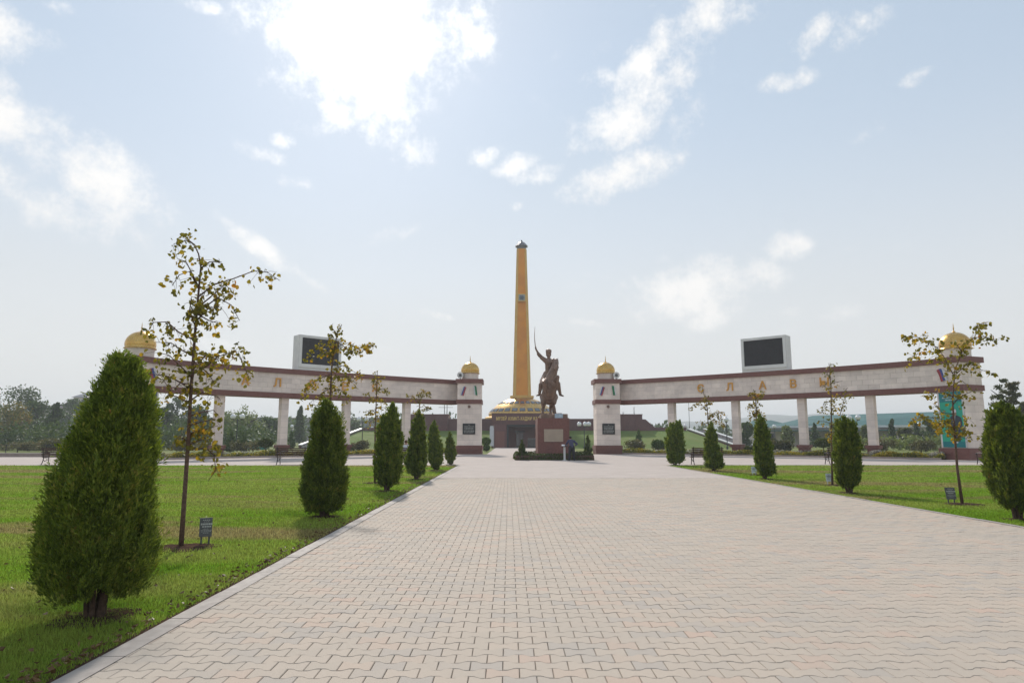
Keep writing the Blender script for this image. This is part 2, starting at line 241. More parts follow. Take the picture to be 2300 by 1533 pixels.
def leafy(name, stops, trans=0.35, rough=0.55, patch=None, bright=1.0):
    """leaves: each leaf its own tint from a ramp, part of the light passes through"""
    m, nt, out = new_mat(name)
    g = nd(nt, 'ShaderNodeNewGeometry')
    oi = nd(nt, 'ShaderNodeObjectInfo')
    r = g.outputs['Random Per Island']
    ramp = nd(nt, 'ShaderNodeValToRGB')
    els = ramp.color_ramp.elements
    while len(els) > 1:
        els.remove(els[0])
    els[0].position, els[0].color = stops[0][0], (*stops[0][1], 1)
    for p, c in stops[1:]:
        e = els.new(p)
        e.color = (*c, 1)
    big = noise(nt, g.outputs['Position'], patch or 1.5, 4, 0.6)
    fac = mth(nt, 'ADD', mth(nt, 'MULTIPLY', r, 0.55), mth(nt, 'MULTIPLY', maprange(nt, big, 0.3, 0.7), 0.45))
    plug(nt, fac, ramp.inputs[0])
    c = ramp.outputs[0]
    hs = nd(nt, 'ShaderNodeHueSaturation')
    plug(nt, maprange(nt, oi.outputs['Random'], 0, 1, 0.88 * bright, 1.12 * bright, 'LINEAR'), hs.inputs['Value'])
    plug(nt, c, hs.inputs['Color'])
    c = hs.outputs[0]
    b = nd(nt, 'ShaderNodeBsdfPrincipled')
    b.inputs['Roughness'].default_value = rough
    b.inputs['Specular IOR Level'].default_value = 0.3
    plug(nt, c, b.inputs['Base Color'])
    tr = nd(nt, 'ShaderNodeBsdfTranslucent')
    plug(nt, mixc(nt, 1.0, c, (1.0, 1.0, 0.55), 'MULTIPLY'), tr.inputs[0])
    mx = nd(nt, 'ShaderNodeMixShader')
    mx.inputs[0].default_value = trans
    plug(nt, b.outputs[0], mx.inputs[1])
    plug(nt, tr.outputs[0], mx.inputs[2])
    plug(nt, mx.outputs[0], out.inputs['Surface'])
    return m

surf('travertine', (0.85, 0.73, 0.65), (0.72, 0.615, 0.555), 0.55, scale=1.1, rnd=0.09, bump=0.12, grime=(0.56, 0.475, 0.435), fade=0.45)
surf('joint_stone', (0.36, 0.31, 0.28), None, 0.8, scale=2)
surf('granite', (0.205, 0.088, 0.072), (0.16, 0.066, 0.056), 0.5, scale=9, rnd=0.06, spec=0.3)
surf('granite_dark', (0.155, 0.066, 0.062), (0.115, 0.050, 0.050), 0.5, scale=5, rnd=0.08, spec=0.3)
surf('gold', (0.66, 0.42, 0.13), (0.55, 0.32, 0.09), 0.30, 1.0, scale=2.5)
surf('sign_gold', (0.85, 0.62, 0.22), (0.78, 0.55, 0.18), 0.5, 0.0, scale=4)
surf('gold_letter', (0.72, 0.36, 0.07), (0.62, 0.29, 0.05), 0.45, 0.1, scale=4)
surf('gold_matt', (0.70, 0.43, 0.10), (0.62, 0.36, 0.075), 0.45, 0.25, scale=0.8)
surf('orange_sheet', (0.80, 0.31, 0.022), (0.70, 0.255, 0.018), 0.6, 0.0, scale=0.35, detail=3, spec=0.15)
surf('roof_metal', (0.17, 0.16, 0.18), None, 0.4, 0.4)
surf('emblem_pale', (0.36, 0.36, 0.36), None, 0.5)
surf('emblem_grey', (0.13, 0.15, 0.18), (0.08, 0.10, 0.13), 0.5, 0.2, scale=4)
surf('bronze', (0.265, 0.168, 0.125), (0.165, 0.105, 0.080), 0.45, 0.35, scale=3.0, bump=0.15, bscale=9)
surf('white_paint', (0.74, 0.74, 0.73), (0.62, 0.62, 0.61), 0.5, scale=1.5)
surf('screen_frame', (0.76, 0.75, 0.73), (0.67, 0.66, 0.65), 0.5, scale=0.9, grime=(0.5, 0.5, 0.49), fade=0.3)
surf('screen_black', (0.030, 0.027, 0.030), (0.024, 0.022, 0.024), 0.55, scale=1.2)
surf('plaque', (0.030, 0.032, 0.034), None, 0.28, scale=3)
surf('plaque_text', (0.42, 0.42, 0.40), None, 0.5)
surf('sign_grey', (0.10, 0.10, 0.10), (0.08, 0.08, 0.082), 0.4, scale=8)
surf('sign_light', (0.55, 0.60, 0.63), None, 0.5)
surf('sign_text', (0.50, 0.51, 0.50), None, 0.6)
surf('cream_plate', (0.42, 0.33, 0.255), (0.38, 0.30, 0.235), 0.45, scale=4)
surf('blue_plate', (0.46, 0.56, 0.66), None, 0.3, scale=8)
surf('wood_slat', (0.085, 0.036, 0.026), (0.055, 0.024, 0.018), 0.45, scale=7, rnd=0.12)
surf('cast_iron', (0.035, 0.026, 0.024), None, 0.45, 0.3, scale=9)
surf('lamp_post', (0.045, 0.05, 0.055), None, 0.5, 0.2, scale=6)
surf('lamp_globe', (0.80, 0.80, 0.82), (0.74, 0.74, 0.77), 0.22, scale=3)
surf('bark', (0.16, 0.095, 0.072), (0.095, 0.056, 0.045), 0.85, scale=26, bump=0.5, bscale=70)
surf('bark_thuja', (0.115, 0.075, 0.052), (0.06, 0.038, 0.028), 0.9, scale=22, bump=0.6, bscale=60)
surf('bark_far', (0.06, 0.05, 0.045), None, 0.9, scale=3)
surf('kerb_stone', (0.385, 0.345, 0.315), (0.33, 0.295, 0.27), 0.8, scale=5, rnd=0.10, bump=0.2, bscale=60)
surf('kerb_warm', (0.37, 0.30, 0.27), (0.30, 0.24, 0.215), 0.8, scale=3, rnd=0.08)
surf('soil', (0.105, 0.066, 0.046), (0.055, 0.036, 0.027), 0.95, scale=14, bump=0.9, bscale=40, spec=0.0)
surf('mortar', (0.26, 0.225, 0.195), (0.20, 0.17, 0.145), 0.95, scale=30)
surf('plaza_paving', (0.47, 0.408, 0.372), (0.43, 0.372, 0.338), 0.9, spec=0.1, scale=0.9, detail=8, bump=0.15, bscale=6, grime=(0.38, 0.335, 0.31), fade=0.4)
surf('cloth_blue', (0.075, 0.075, 0.13), (0.055, 0.055, 0.10), 0.9, scale=18)
surf('cloth_dark', (0.035, 0.035, 0.042), None, 0.9, scale=18)
surf('cloth_white', (0.62, 0.63, 0.70), None, 0.9, scale=12)
surf('skin', (0.45, 0.26, 0.19), None, 0.55, scale=18)
surf('hair', (0.025, 0.016, 0.012), None, 0.6, scale=40)
surf('hair_brown', (0.10, 0.04, 0.02), None, 0.6, scale=40)
surf('banner_green', (0.035, 0.44, 0.27), (0.02, 0.34, 0.27), 0.5, scale=0.6)
surf('banner_teal', (0.02, 0.23, 0.24), (0.015, 0.20, 0.22), 0.5, scale=0.8)
surf('banner_suit', (0.055, 0.075, 0.095), (0.035, 0.045, 0.06), 0.6, scale=2)
surf('banner_pale', (0.55, 0.66, 0.66), None, 0.6, scale=3)
surf('banner_face', (0.36, 0.25, 0.17), None, 0.6, scale=3)
surf('banner_dark', (0.04, 0.06, 0.075), (0.025, 0.03, 0.04), 0.5, scale=0.8)
surf('flag_white', (0.72, 0.72, 0.74), None, 0.5)
surf('flag_blue', (0.06, 0.085, 0.30), None, 0.5)
surf('flag_red', (0.40, 0.06, 0.07), None, 0.5)
surf('flag_green', (0.02, 0.20, 0.085), None, 0.5)
surf('green_roof', (0.05, 0.145, 0.14), (0.042, 0.12, 0.118), 0.6, scale=0.25)
surf('wall_beige', (0.70, 0.62, 0.57), (0.62, 0.55, 0.51), 0.85, scale=0.3)
surf('wall_grey', (0.24, 0.215, 0.20), (0.20, 0.18, 0.17), 0.85, scale=0.2)
surf('roof_tile', (0.26, 0.20, 0.19), None, 0.8, scale=0.5)
surf('wall_brick', (0.32, 0.24, 0.22), (0.27, 0.20, 0.185), 0.85, scale=0.8)
surf('glass_sky', (0.10, 0.13, 0.16), None, 0.08, 0.0, spec=1.0)
surf('window_dark', (0.03, 0.035, 0.04), None, 0.12, spec=0.8)
surf('steel', (0.42, 0.42, 0.44), None, 0.35, 0.6)
surf('stair_stone', (0.40, 0.37, 0.36), None, 0.7)
surf('hill_green', (0.085, 0.105, 0.060), (0.055, 0.075, 0.045), 1.0, scale=0.02)
surf('turquoise', (0.03, 0.30, 0.27), None, 0.6)

def lawn_colour(nt, dist_streak=True):
    g = nd(nt, 'ShaderNodeNewGeometry')
    pos = g.outputs['Position']
    mp = nd(nt, 'ShaderNodeMapping')
    mp.inputs['Scale'].default_value = (0.32, 1.0, 0.0)
    plug(nt, pos, mp.inputs['Vector'])
    a = noise(nt, mp.outputs[0], 0.55, 6, 0.6, 0.4)
    b = noise(nt, pos, 3.2, 5, 0.65)
    mp2 = nd(nt, 'ShaderNodeMapping')
    mp2.inputs['Scale'].default_value = (0.22, 0.8, 0.0)
    mp2.inputs['Location'].default_value = (13.0, 4.0, 0)
    plug(nt, pos, mp2.inputs['Vector'])
    d = noise(nt, mp2.outputs[0], 0.42, 5, 0.55, 0.5)
    c = mixc(nt, maprange(nt, b, 0.3, 0.7), (0.170, 0.308, 0.025), (0.244, 0.363, 0.041))
    c = mixc(nt, maprange(nt, a, 0.38, 0.60, 0, 0.85), c, (0.306, 0.358, 0.076))
    c = mixc(nt, maprange(nt, d, 0.49, 0.62, 0, 0.85), c, (0.340, 0.273, 0.127))
    return c, pos

def grass_mat(name, blades):
    m, nt, out = new_mat(name)
    c, pos = lawn_colour(nt)
    b = nd(nt, 'ShaderNodeBsdfPrincipled')
    b.inputs['Roughness'].default_value = 0.75
    b.inputs['Specular IOR Level'].default_value = 0.0
    if blades:
        g = nd(nt, 'ShaderNodeNewGeometry')
        hs = nd(nt, 'ShaderNodeHueSaturation')
        plug(nt, maprange(nt, g.outputs['Random Per Island'], 0, 1, 0.65, 1.4, 'LINEAR'), hs.inputs['Value'])
        plug(nt, maprange(nt, g.outputs['Random Per Island'], 0, 1, 0.485, 0.515, 'LINEAR'), hs.inputs['Hue'])
        plug(nt, c, hs.inputs['Color'])
        c = hs.outputs[0]
        plug(nt, c, b.inputs['Base Color'])
        tr = nd(nt, 'ShaderNodeBsdfTranslucent')
        plug(nt, c, tr.inputs[0])
        mx = nd(nt, 'ShaderNodeMixShader')
        mx.inputs[0].default_value = 0.45
        plug(nt, b.outputs[0], mx.inputs[1])
        plug(nt, tr.outputs[0], mx.inputs[2])
        plug(nt, mx.outputs[0], out.inputs['Surface'])
    else:
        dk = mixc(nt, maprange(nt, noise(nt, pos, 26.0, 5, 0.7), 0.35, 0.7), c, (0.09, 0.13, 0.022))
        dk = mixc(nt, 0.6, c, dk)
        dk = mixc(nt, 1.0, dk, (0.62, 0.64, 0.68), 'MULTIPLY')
        plug(nt, dk, b.inputs['Base Color'])
        bp = nd(nt, 'ShaderNodeBump')
        bp.inputs['Strength'].default_value = 0.8
        bp.inputs['Distance'].default_value = 0.04
        plug(nt, noise(nt, pos, 22, 6, 0.7), bp.inputs['Height'])
        plug(nt, bp.outputs[0], b.inputs['Normal'])
        plug(nt, b.outputs[0], out.inputs['Surface'])
    return m

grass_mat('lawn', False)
grass_mat('blades', True)
surf('park_grass', (0.120, 0.165, 0.035), (0.165, 0.170, 0.055), 0.95, scale=0.22, detail=7, grime=(0.17, 0.145, 0.07), fade=0.6, bump=0.5, bscale=6, spec=0.1)
surf('bank_grass', (0.105, 0.165, 0.030), (0.145, 0.175, 0.045), 0.95, scale=0.3, detail=7, grime=(0.165, 0.150, 0.06), fade=0.55, bump=0.5, bscale=8, spec=0.1)

def paver_mat():
    m, nt, out = new_mat('paver')
    g = nd(nt, 'ShaderNodeNewGeometry')
    oi = nd(nt, 'ShaderNodeObjectInfo')
    r = mth(nt, 'FRACT', mth(nt, 'ADD', g.outputs['Random Per Island'], oi.outputs['Random']))
    ramp = nd(nt, 'ShaderNodeValToRGB')
    els = ramp.color_ramp.elements
    els[0].position, els[0].color = 0.0, (0.425, 0.381, 0.340, 1)
    els[1].position, els[1].color = 1.0, (0.520, 0.394, 0.322, 1)
    for p, c in ((0.10, (0.440, 0.390, 0.345)), (0.22, (0.470, 0.405, 0.340)), (0.55, (0.485, 0.414, 0.348)), (0.80, (0.500, 0.424, 0.354)), (0.90, (0.510, 0.410, 0.336))):
        e = els.new(p)
        e.color = (*c, 1)
    plug(nt, r, ramp.inputs[0])
    pos = g.outputs['Position']
    sp = noise(nt, pos, 160, 4, 0.7)
    c = mixc(nt, maprange(nt, sp, 0.35, 0.7, 0, 0.35), ramp.outputs[0], (0.334, 0.279, 0.229))
    st = noise(nt, pos, 0.5, 6, 0.6)
    c = mixc(nt, maprange(nt, st, 0.42, 0.72, 0, 0.7), c, (0.414, 0.366, 0.315))
    pk = noise(nt, pos, 0.33, 4, 0.6)
    c = mixc(nt, maprange(nt, pk, 0.56, 0.74, 0, 0.35), c, (0.540, 0.392, 0.315))
    b = nd(nt, 'ShaderNodeBsdfPrincipled')
    b.inputs['Roughness'].default_value = 0.82
    b.inputs['Specular IOR Level'].default_value = 0.1
    plug(nt, c, b.inputs['Base Color'])
    bp = nd(nt, 'ShaderNodeBump')
    bp.inputs['Strength'].default_value = 0.35
    bp.inputs['Distance'].default_value = 0.004
    plug(nt, sp, bp.inputs['Height'])
    plug(nt, bp.outputs[0], b.inputs['Normal'])
    plug(nt, b.outputs[0], out.inputs['Surface'])
paver_mat()

leafy('thuja_leaf', [(0.0, (0.052, 0.069, 0.012)), (0.28, (0.086, 0.127, 0.018)), (0.55, (0.150, 0.202, 0.028)), (0.80, (0.230, 0.273, 0.041)), (0.93, (0.290, 0.262, 0.059)), (1.0, (0.324, 0.190, 0.066))], 0.38, patch=6.0, bright=1.12)
leafy('thuja_far', [(0.0, (0.042, 0.089, 0.023)), (0.5, (0.086, 0.148, 0.032)), (1.0, (0.158, 0.221, 0.050))], 0.2, patch=1.2)
leafy('linden_leaf', [(0.0, (0.10, 0.10, 0.022)), (0.38, (0.175, 0.155, 0.026)), (0.62, (0.28, 0.215, 0.03)), (0.80, (0.44, 0.27, 0.026)), (0.93, (0.40, 0.17, 0.03)), (1.0, (0.26, 0.11, 0.04))], 0.48, patch=2.2)
leafy('tree_green', [(0.0, (0.038, 0.064, 0.022)), (0.5, (0.075, 0.122, 0.034)), (1.0, (0.144, 0.195, 0.055))], 0.25, patch=0.35)
leafy('tree_autumn', [(0.0, (0.047, 0.057, 0.021)), (0.45, (0.127, 0.144, 0.040)), (0.75, (0.280, 0.212, 0.051)), (1.0, (0.321, 0.186, 0.051))], 0.25, patch=0.25)
leafy('tree_willow', [(0.0, (0.094, 0.127, 0.044)), (0.5, (0.169, 0.212, 0.068)), (1.0, (0.263, 0.287, 0.094))], 0.3, patch=0.3)
leafy('tree_pine', [(0.0, (0.058, 0.075, 0.036)), (0.6, (0.111, 0.124, 0.055)), (0.85, (0.169, 0.137, 0.065)), (1.0, (0.260, 0.150, 0.065))], 0.25, patch=0.6)
leafy('hedge_leaf', [(0.0, (0.026, 0.052, 0.009)), (0.5, (0.062, 0.094, 0.014)), (0.85, (0.111, 0.127, 0.021)), (1.0, (0.150, 0.111, 0.033))], 0.25, patch=2.0)
leafy('shrub_leaf', [(0.0, (0.065, 0.072, 0.029)), (0.4, (0.124, 0.124, 0.046)), (0.75, (0.176, 0.150, 0.065)), (1.0, (0.240, 0.163, 0.098))], 0.25, patch=0.8)
leafy('flower_yellow', [(0.0, (0.075, 0.105, 0.018)), (0.35, (0.165, 0.185, 0.02)), (0.6, (0.42, 0.36, 0.02)), (0.85, (0.50, 0.36, 0.02)), (1.0, (0.42, 0.17, 0.03))], 0.3, patch=0.9)
leafy('flower_white', [(0.0, (0.10, 0.12, 0.05)), (0.4, (0.30, 0.29, 0.27)), (0.75, (0.48, 0.46, 0.48)), (1.0, (0.34, 0.25, 0.38))], 0.3, patch=1.1)
leafy('fallen_leaf', [(0.0, (0.08, 0.045, 0.022)), (0.5, (0.15, 0.09, 0.035)), (1.0, (0.22, 0.15, 0.06))], 0.1)

# ------------------------------------------------------------------ mesh helpers
ORG = {}

class MB:
    def __init__(self):
        self.v, self.f = [], []

    def add(self, vs, fs):
        k = len(self.v)
        self.v.extend(tuple(p) for p in vs)
        self.f.extend(tuple(i + k for i in f) for f in fs)
        return self

    def hexa(self, p):
        """8 corners: bottom ring 0-3 (ccw from above), top ring 4-7"""
        return self.add(p, [(3, 2, 1, 0), (4, 5, 6, 7), (0, 1, 5, 4), (1, 2, 6, 5), (2, 3, 7, 6), (3, 0, 4, 7)])

    def box(self, x0, x1, y0, y1, z0, z1):
        return self.hexa([(x0, y0, z0), (x1, y0, z0), (x1, y1, z0), (x0, y1, z0), (x0, y0, z1), (x1, y0, z1), (x1, y1, z1), (x0, y1, z1)])

    def obox(self, c, t, n, hl, hd, z0, z1):
        """box on plan centre c, unit tangent t and normal n, half length hl along t, half depth hd along n"""
        ps = []
        for z in (z0, z1):
            for a, b in ((-1, -1), (1, -1), (1, 1), (-1, 1)):
                ps.append((c[0] + t[0] * a * hl + n[0] * b * hd, c[1] + t[1] * a * hl + n[1] * b * hd, z))
        if t[0] * n[1] - t[1] * n[0] < 0:
            ps = [ps[i] for i in (1, 0, 3, 2, 5, 4, 7, 6)]
        return self.hexa(ps)

    def lathe(self, cx, cy, prof, n=24, a0=0.0):
        k = len(self.v)
        m = len(prof)
        for r, z in prof:
            for i in range(n):
                a = a0 + 2 * math.pi * i / n
                self.v.append((cx + r * math.cos(a), cy + r * math.sin(a), z))
        for j in range(m - 1):
            for i in range(n):
                i2 = (i + 1) % n
                self.f.append((k + j * n + i, k + j * n + i2, k + (j + 1) * n + i2, k + (j + 1) * n + i))
        self.f.append(tuple(k + (n - 1 - i) for i in range(n)))
        self.f.append(tuple(k + (m - 1) * n + i for i in range(n)))
        return self

    def tube(self, pts, rad, n=6):
        pts = [Vector(p) for p in pts]
        k = len(self.v)
        m = len(pts)
        up = None
        for j, p in enumerate(pts):
            d = (pts[min(j + 1, m - 1)] - pts[max(j - 1, 0)])
            if d.length < 1e-9:
                d = Vector((0, 0, 1))
            d.normalize()
            if up is None:
                up = Vector((1, 0, 0)) if abs(d.x) < 0.8 else Vector((0, 1, 0))
            u = (up - d * up.dot(d)).normalized()
            w = d.cross(u)
            up = u
            r = rad[j] if isinstance(rad, (list, tuple)) else rad
            for i in range(n):
                a = 2 * math.pi * i / n
                self.v.append(tuple(p + u * (r * math.cos(a)) + w * (r * math.sin(a))))
        for j in range(m - 1):
            for i in range(n):
                i2 = (i + 1) % n
                self.f.append((k + j * n + i, k + j * n + i2, k + (j + 1) * n + i2, k + (j + 1) * n + i))
        self.f.append(tuple(k + (n - 1 - i) for i in range(n)))
        self.f.append(tuple(k + (m - 1) * n + i for i in range(n)))
        return self

    def ball(self, c, r, n=12, m=7, squash=1.0, ry=1.0):
        k = len(self.v)
        for j in range(1, m):
            t = math.pi * j / m
            for i in range(n):
                a = 2 * math.pi * i / n
                self.v.append((c[0] + r * math.sin(t) * math.cos(a), c[1] + ry * r * math.sin(t) * math.sin(a), c[2] - r * squash * math.cos(t)))
        b = len(self.v)
        self.v.append((c[0], c[1], c[2] - r * squash))
        self.v.append((c[0], c[1], c[2] + r * squash))
        for j in range(m - 2):
            for i in range(n):
                i2 = (i + 1) % n
                self.f.append((k + j * n + i, k + j * n + i2, k + (j + 1) * n + i2, k + (j + 1) * n + i))
        for i in range(n):
            i2 = (i + 1) % n
            self.f.append((b, k + i2, k + i))
            self.f.append((b + 1, k + (m - 2) * n + i, k + (m - 2) * n + i2))
        return self

    def cone2(self, p0, r0, p1, r1, n=12):
        """limb: tapered tube with round ends"""
        p0, p1 = Vector(p0), Vector(p1)
        self.ball(p0, r0, n, 8)
        self.ball(p1, r1, n, 8)
        return self.tube([p0, p1], [r0 * 0.985, r1 * 0.985], n)

    def sweep(self, pts, nrm, d0, d1, z0, z1):
        """strip of rectangular section that follows a plan curve; d0,d1 offsets along the normals"""
        k = len(self.v)
        for p, n in zip(pts, nrm):
            for d, z in ((d0, z0), (d1, z0), (d1, z1), (d0, z1)):
                self.v.append((p[0] + n[0] * d, p[1] + n[1] * d, z))
        m = len(pts)
        for j in range(m - 1):
            for i in range(4):
                i2 = (i + 1) % 4
                self.f.append((k + j * 4 + i, k + j * 4 + i2, k + (j + 1) * 4 + i2, k + (j + 1) * 4 + i))
        self.f.append((k + 3, k + 2, k + 1, k))
        self.f.append(tuple(k + (m - 1) * 4 + i for i in range(4)))
        return self

    def poly(self, pts, z):
        k = len(self.v)
        self.v.extend((p[0], p[1], z) for p in pts)
        self.f.append(tuple(range(k, k + len(pts))))
        return self

    def build(self, name, mat, parent=None, smooth=False, kind=None):
        o = org_of(parent)
        me = bpy.data.meshes.new(name)
        vs = [(x - o[0], y - o[1], z - o[2]) for x, y, z in self.v]
        me.from_pydata(vs, [], self.f)
        fix_normals(me)
        return link(name, me, mat, parent, smooth, kind)

def fix_normals(me):
    bm = bmesh.new()
    bm.from_mesh(me)
    bmesh.ops.recalc_face_normals(bm, faces=bm.faces)
    bm.to_mesh(me)
    bm.free()

def org_of(parent):
    return ORG.get(parent.name, (0, 0, 0)) if parent is not None else (0, 0, 0)

def link(name, me, mat, parent=None, smooth=False, kind=None):
    if mat is not None and len(me.materials) == 0:
        me.materials.append(MATS[mat] if isinstance(mat, str) else mat)
    if smooth:
        me.polygons.foreach_set('use_smooth', [True] * len(me.polygons))
    ob = bpy.data.objects.new(name, me)
    COL.objects.link(ob)
    ORG[ob.name] = org_of(parent)
    if parent is not None:
        ob.parent = parent
    if kind:
        ob['kind'] = kind
    return ob

def np_mesh(name, V, F, mat, parent=None, kind=None):
    """big meshes straight from arrays; F is (n,3) or (n,4)"""
    o = np.array(org_of(parent))
    V = np.asarray(V, dtype=np.float32) - o.astype(np.float32)
    F = np.asarray(F, dtype=np.int32)
    me = bpy.data.meshes.new(name)
    me.vertices.add(len(V))
    me.vertices.foreach_set('co', V.ravel())
    k = F.shape[1]
    me.loops.add(F.size)
    me.loops.foreach_set('vertex_index', F.ravel())
    me.polygons.add(len(F))
    me.polygons.foreach_set('loop_start', np.arange(0, F.size, k, dtype=np.int32))
    me.update(calc_edges=True)
    me.polygons.foreach_set('use_smooth', np.zeros(len(F), dtype=bool))
    return link(name, me, mat, parent, False, kind)

def thing(name, label, cat, loc=(0, 0, 0), group=None):
    e = bpy.data.objects.new(name, None)
    e.empty_display_size = 0.3
    e.location = loc
    COL.objects.link(e)
    ORG[e.name] = tuple(loc)
    tag(e, label, cat, group)
    return e

def tag(o, label, cat, group=None):
    o['label'] = label
    o['category'] = cat
    if group:
        o['group'] = group
    return o

def struct(o):
    o['kind'] = 'structure'
    return o

def copy_tree(o, parent=None):
    c = o.copy()
    COL.objects.link(c)
    if parent is not None:
        c.parent = parent
    for ch in list(o.children):
        copy_tree(ch, c)
    return c

def remeshed(mb, name, mat, parent, voxel, it=4, kind=None):
    """grow one continuous skin round overlapping limbs"""
    me = bpy.data.meshes.new('tmp')
    me.from_pydata(mb.v, [], mb.f)
    fix_normals(me)
    ob = bpy.data.objects.new('tmp', me)
    COL.objects.link(ob)
    rm = ob.modifiers.new('r', 'REMESH')
    rm.mode = 'VOXEL'
    rm.voxel_size = voxel
    if it:
        sm = ob.modifiers.new('s', 'SMOOTH')
        sm.factor = 0.5
        sm.iterations = it
    dg = bpy.context.evaluated_depsgraph_get()
    new = bpy.data.meshes.new_from_object(ob.evaluated_get(dg))
    bpy.data.objects.remove(ob)
    o = org_of(parent)
    if any(o):
        new.transform(Matrix.Translation((-o[0], -o[1], -o[2])))
    new.name = name
    new.materials.clear()
    return link(name, new, mat, parent, True, kind)

def letter(ch, name, mat, parent, size, depth, mtx, bold=0.0):
    cu = bpy.data.curves.new('t', 'FONT')
    cu.body = ch
    cu.size = size
    cu.extrude = depth
    cu.offset = bold
    cu.align_x = 'CENTER'
    cu.resolution_u = 3
    ob = bpy.data.objects.new('t', cu)
    COL.objects.link(ob)
    dg = bpy.context.evaluated_depsgraph_get()
    me = bpy.data.meshes.new_from_object(ob.evaluated_get(dg))
    bpy.data.objects.remove(ob)
    me.transform(mtx)
    o = org_of(parent)
    me.transform(Matrix.Translation((-o[0], -o[1], -o[2])))
    me.materials.clear()
    return link(name, me, mat, parent)

def frame_mtx(p, t, n):
    """letters: x along t, y up, facing n, at p"""
    return Matrix(((t[0], 0, n[0], p[0]), (t[1], 0, n[1], p[1]), (0, 1, 0, p[2]), (0, 0, 0, 1)))

# leaves: little diamonds thrown along given axes
def leaves(P, A, L, Wd, rng, bend=0.0):
    """P centres (n,3), A unit axes (n,3), L lengths, Wd widths -> verts, quads"""
    n = len(P)
    r = rng.normal(size=(n, 3))
    s = np.cross(A, r)
    s /= np.linalg.norm(s, axis=1)[:, None] + 1e-9
    nn = np.cross(A, s)
    b = P - A * (L * 0.5)[:, None]
    t = P + A * (L * 0.5)[:, None] + nn * (L * bend)[:, None]
    m = P + A * (L * 0.06)[:, None]
    V = np.empty((n, 4, 3))
    V[:, 0] = b
    V[:, 1] = m + s * (Wd * 0.5)[:, None]
    V[:, 2] = t
    V[:, 3] = m - s * (Wd * 0.5)[:, None]
    F = np.arange(n * 4).reshape(n, 4)
    return V.reshape(-1, 3), F

def unit(a):
    return a / (np.linalg.norm(a, axis=-1, keepdims=True) + 1e-9)

AX = 3.0          # axis of the whole complex (path, statue, museum)

# ------------------------------------------------------------------ ground, path, plaza, lawns
g = MB().poly([(-2500, -200), (2500, -200), (2500, 2500), (-2500, 2500)], -0.06).build('ground', 'park_grass')
struct(g)

# plan curve of the colonnade's inner (concave) face, measured from the axis
def bez(t):
    a, b, c = (8.2, 69.1), (24.7, 56.7), (29.5, 49.8)
    u = 1 - t
    return (u * u * a[0] + 2 * u * t * b[0] + t * t * c[0], u * u * a[1] + 2 * u * t * b[1] + t * t * c[1])

def bez_d(t):
    a, b, c = (8.2, 69.1), (24.7, 56.7), (29.5, 49.8)
    d = (2 * (1 - t) * (b[0] - a[0]) + 2 * t * (c[0] - b[0]), 2 * (1 - t) * (b[1] - a[1]) + 2 * t * (c[1] - b[1]))
    l = math.hypot(*d)
    return (d[0] / l, d[1] / l)

_ts = [i / 400 for i in range(401)]
_ss = [0.0]
for i in range(400):
    p, q = bez(_ts[i]), bez(_ts[i + 1])
    _ss.append(_ss[-1] + math.hypot(q[0] - p[0], q[1] - p[1]))
ARC = _ss[-1]

def t_of_s(s):
    return float(np.interp(s, _ss, _ts))

def t_of_dx(dx):
    return float(np.interp(dx, [bez(t)[0] for t in _ts], _ts))

def cframe(t, side):
    """world point on the curve, outward-running tangent, inward normal"""
    p, d = bez(t), bez_d(t)
    return (AX + side * p[0], p[1]), (side * d[0], d[1]), (side * d[1], -d[0])

def curve_pts(side, n=25, t0=0.0, t1=1.0):
    P, N = [], []
    for i in range(n):
        p, t, nn = cframe(t0 + (t1 - t0) * i / (n - 1), side)
        P.append(p)
        N.append(nn)
    return P, N

LP, PP, AM = 0.225, 0.148, 0.0185
KW = 0.18          # width of the left kerb
PL, PR = -2.76, 9.0       # edges of the paved path
def bed_line(side, off):
    P, N = curve_pts(side, 21)
    return [(p[0] + n[0] * off, p[1] + n[1] * off) for p, n in zip(P, N)]

rb = bed_line(1, 1.1)
lb = bed_line(-1, 1.1)
YE = 3.55 + PP * math.ceil((26.9 - 3.55) / PP) - PP / 2
plz = [(PL, YE + 0.02), (PR, YE + 0.02), (PR, 38.6), (PR + 0.35, 39.3), (PR + 1.0, 39.6), (75, 39.6), (75, 56.5), (38.5, 56.5), (36.6, 51.0)] + rb[::-1] + \
      [(AX + 8.8, 66.9), (AX + 5.2, 66.9), (AX + 5.2, 113.9), (AX - 5.2, 113.9), (AX - 5.2, 66.9), (AX - 8.8, 66.9)] + lb + [(-30.6, 51.0), (-32.5, 57.5), (-75, 57.5), (-75, 39.6), (PL - 1.0, 39.6), (PL - 0.35, 39.3), (PL, 38.6)]
struct(MB().poly(plz, 0.0).build('plaza', 'plaza_paving'))

lawn_l = [(-75, -12), (PL - KW, -12), (PL - KW, 38.5), (PL - 0.5, 39.2), (PL - 1.1, 39.5), (-75, 39.5)]
lawn_r = [(PR + 0.1, -12), (75, -12), (75, 39.5), (PR + 1.1, 39.5), (PR + 0.42, 39.2), (PR + 0.1, 38.5)]
def lawn(name, poly, x0, x1):
    # gently uneven turf
    xs = np.linspace(x0, x1, 90) if x0 < 0 else np.linspace(x0, x1, 90)
    m = MB().poly(poly, -0.004)
    o = m.build(name, 'lawn')
    return struct(o)
lawn('lawn', lawn_l, -75, PL)
lawn('lawn', lawn_r, PR, 75)

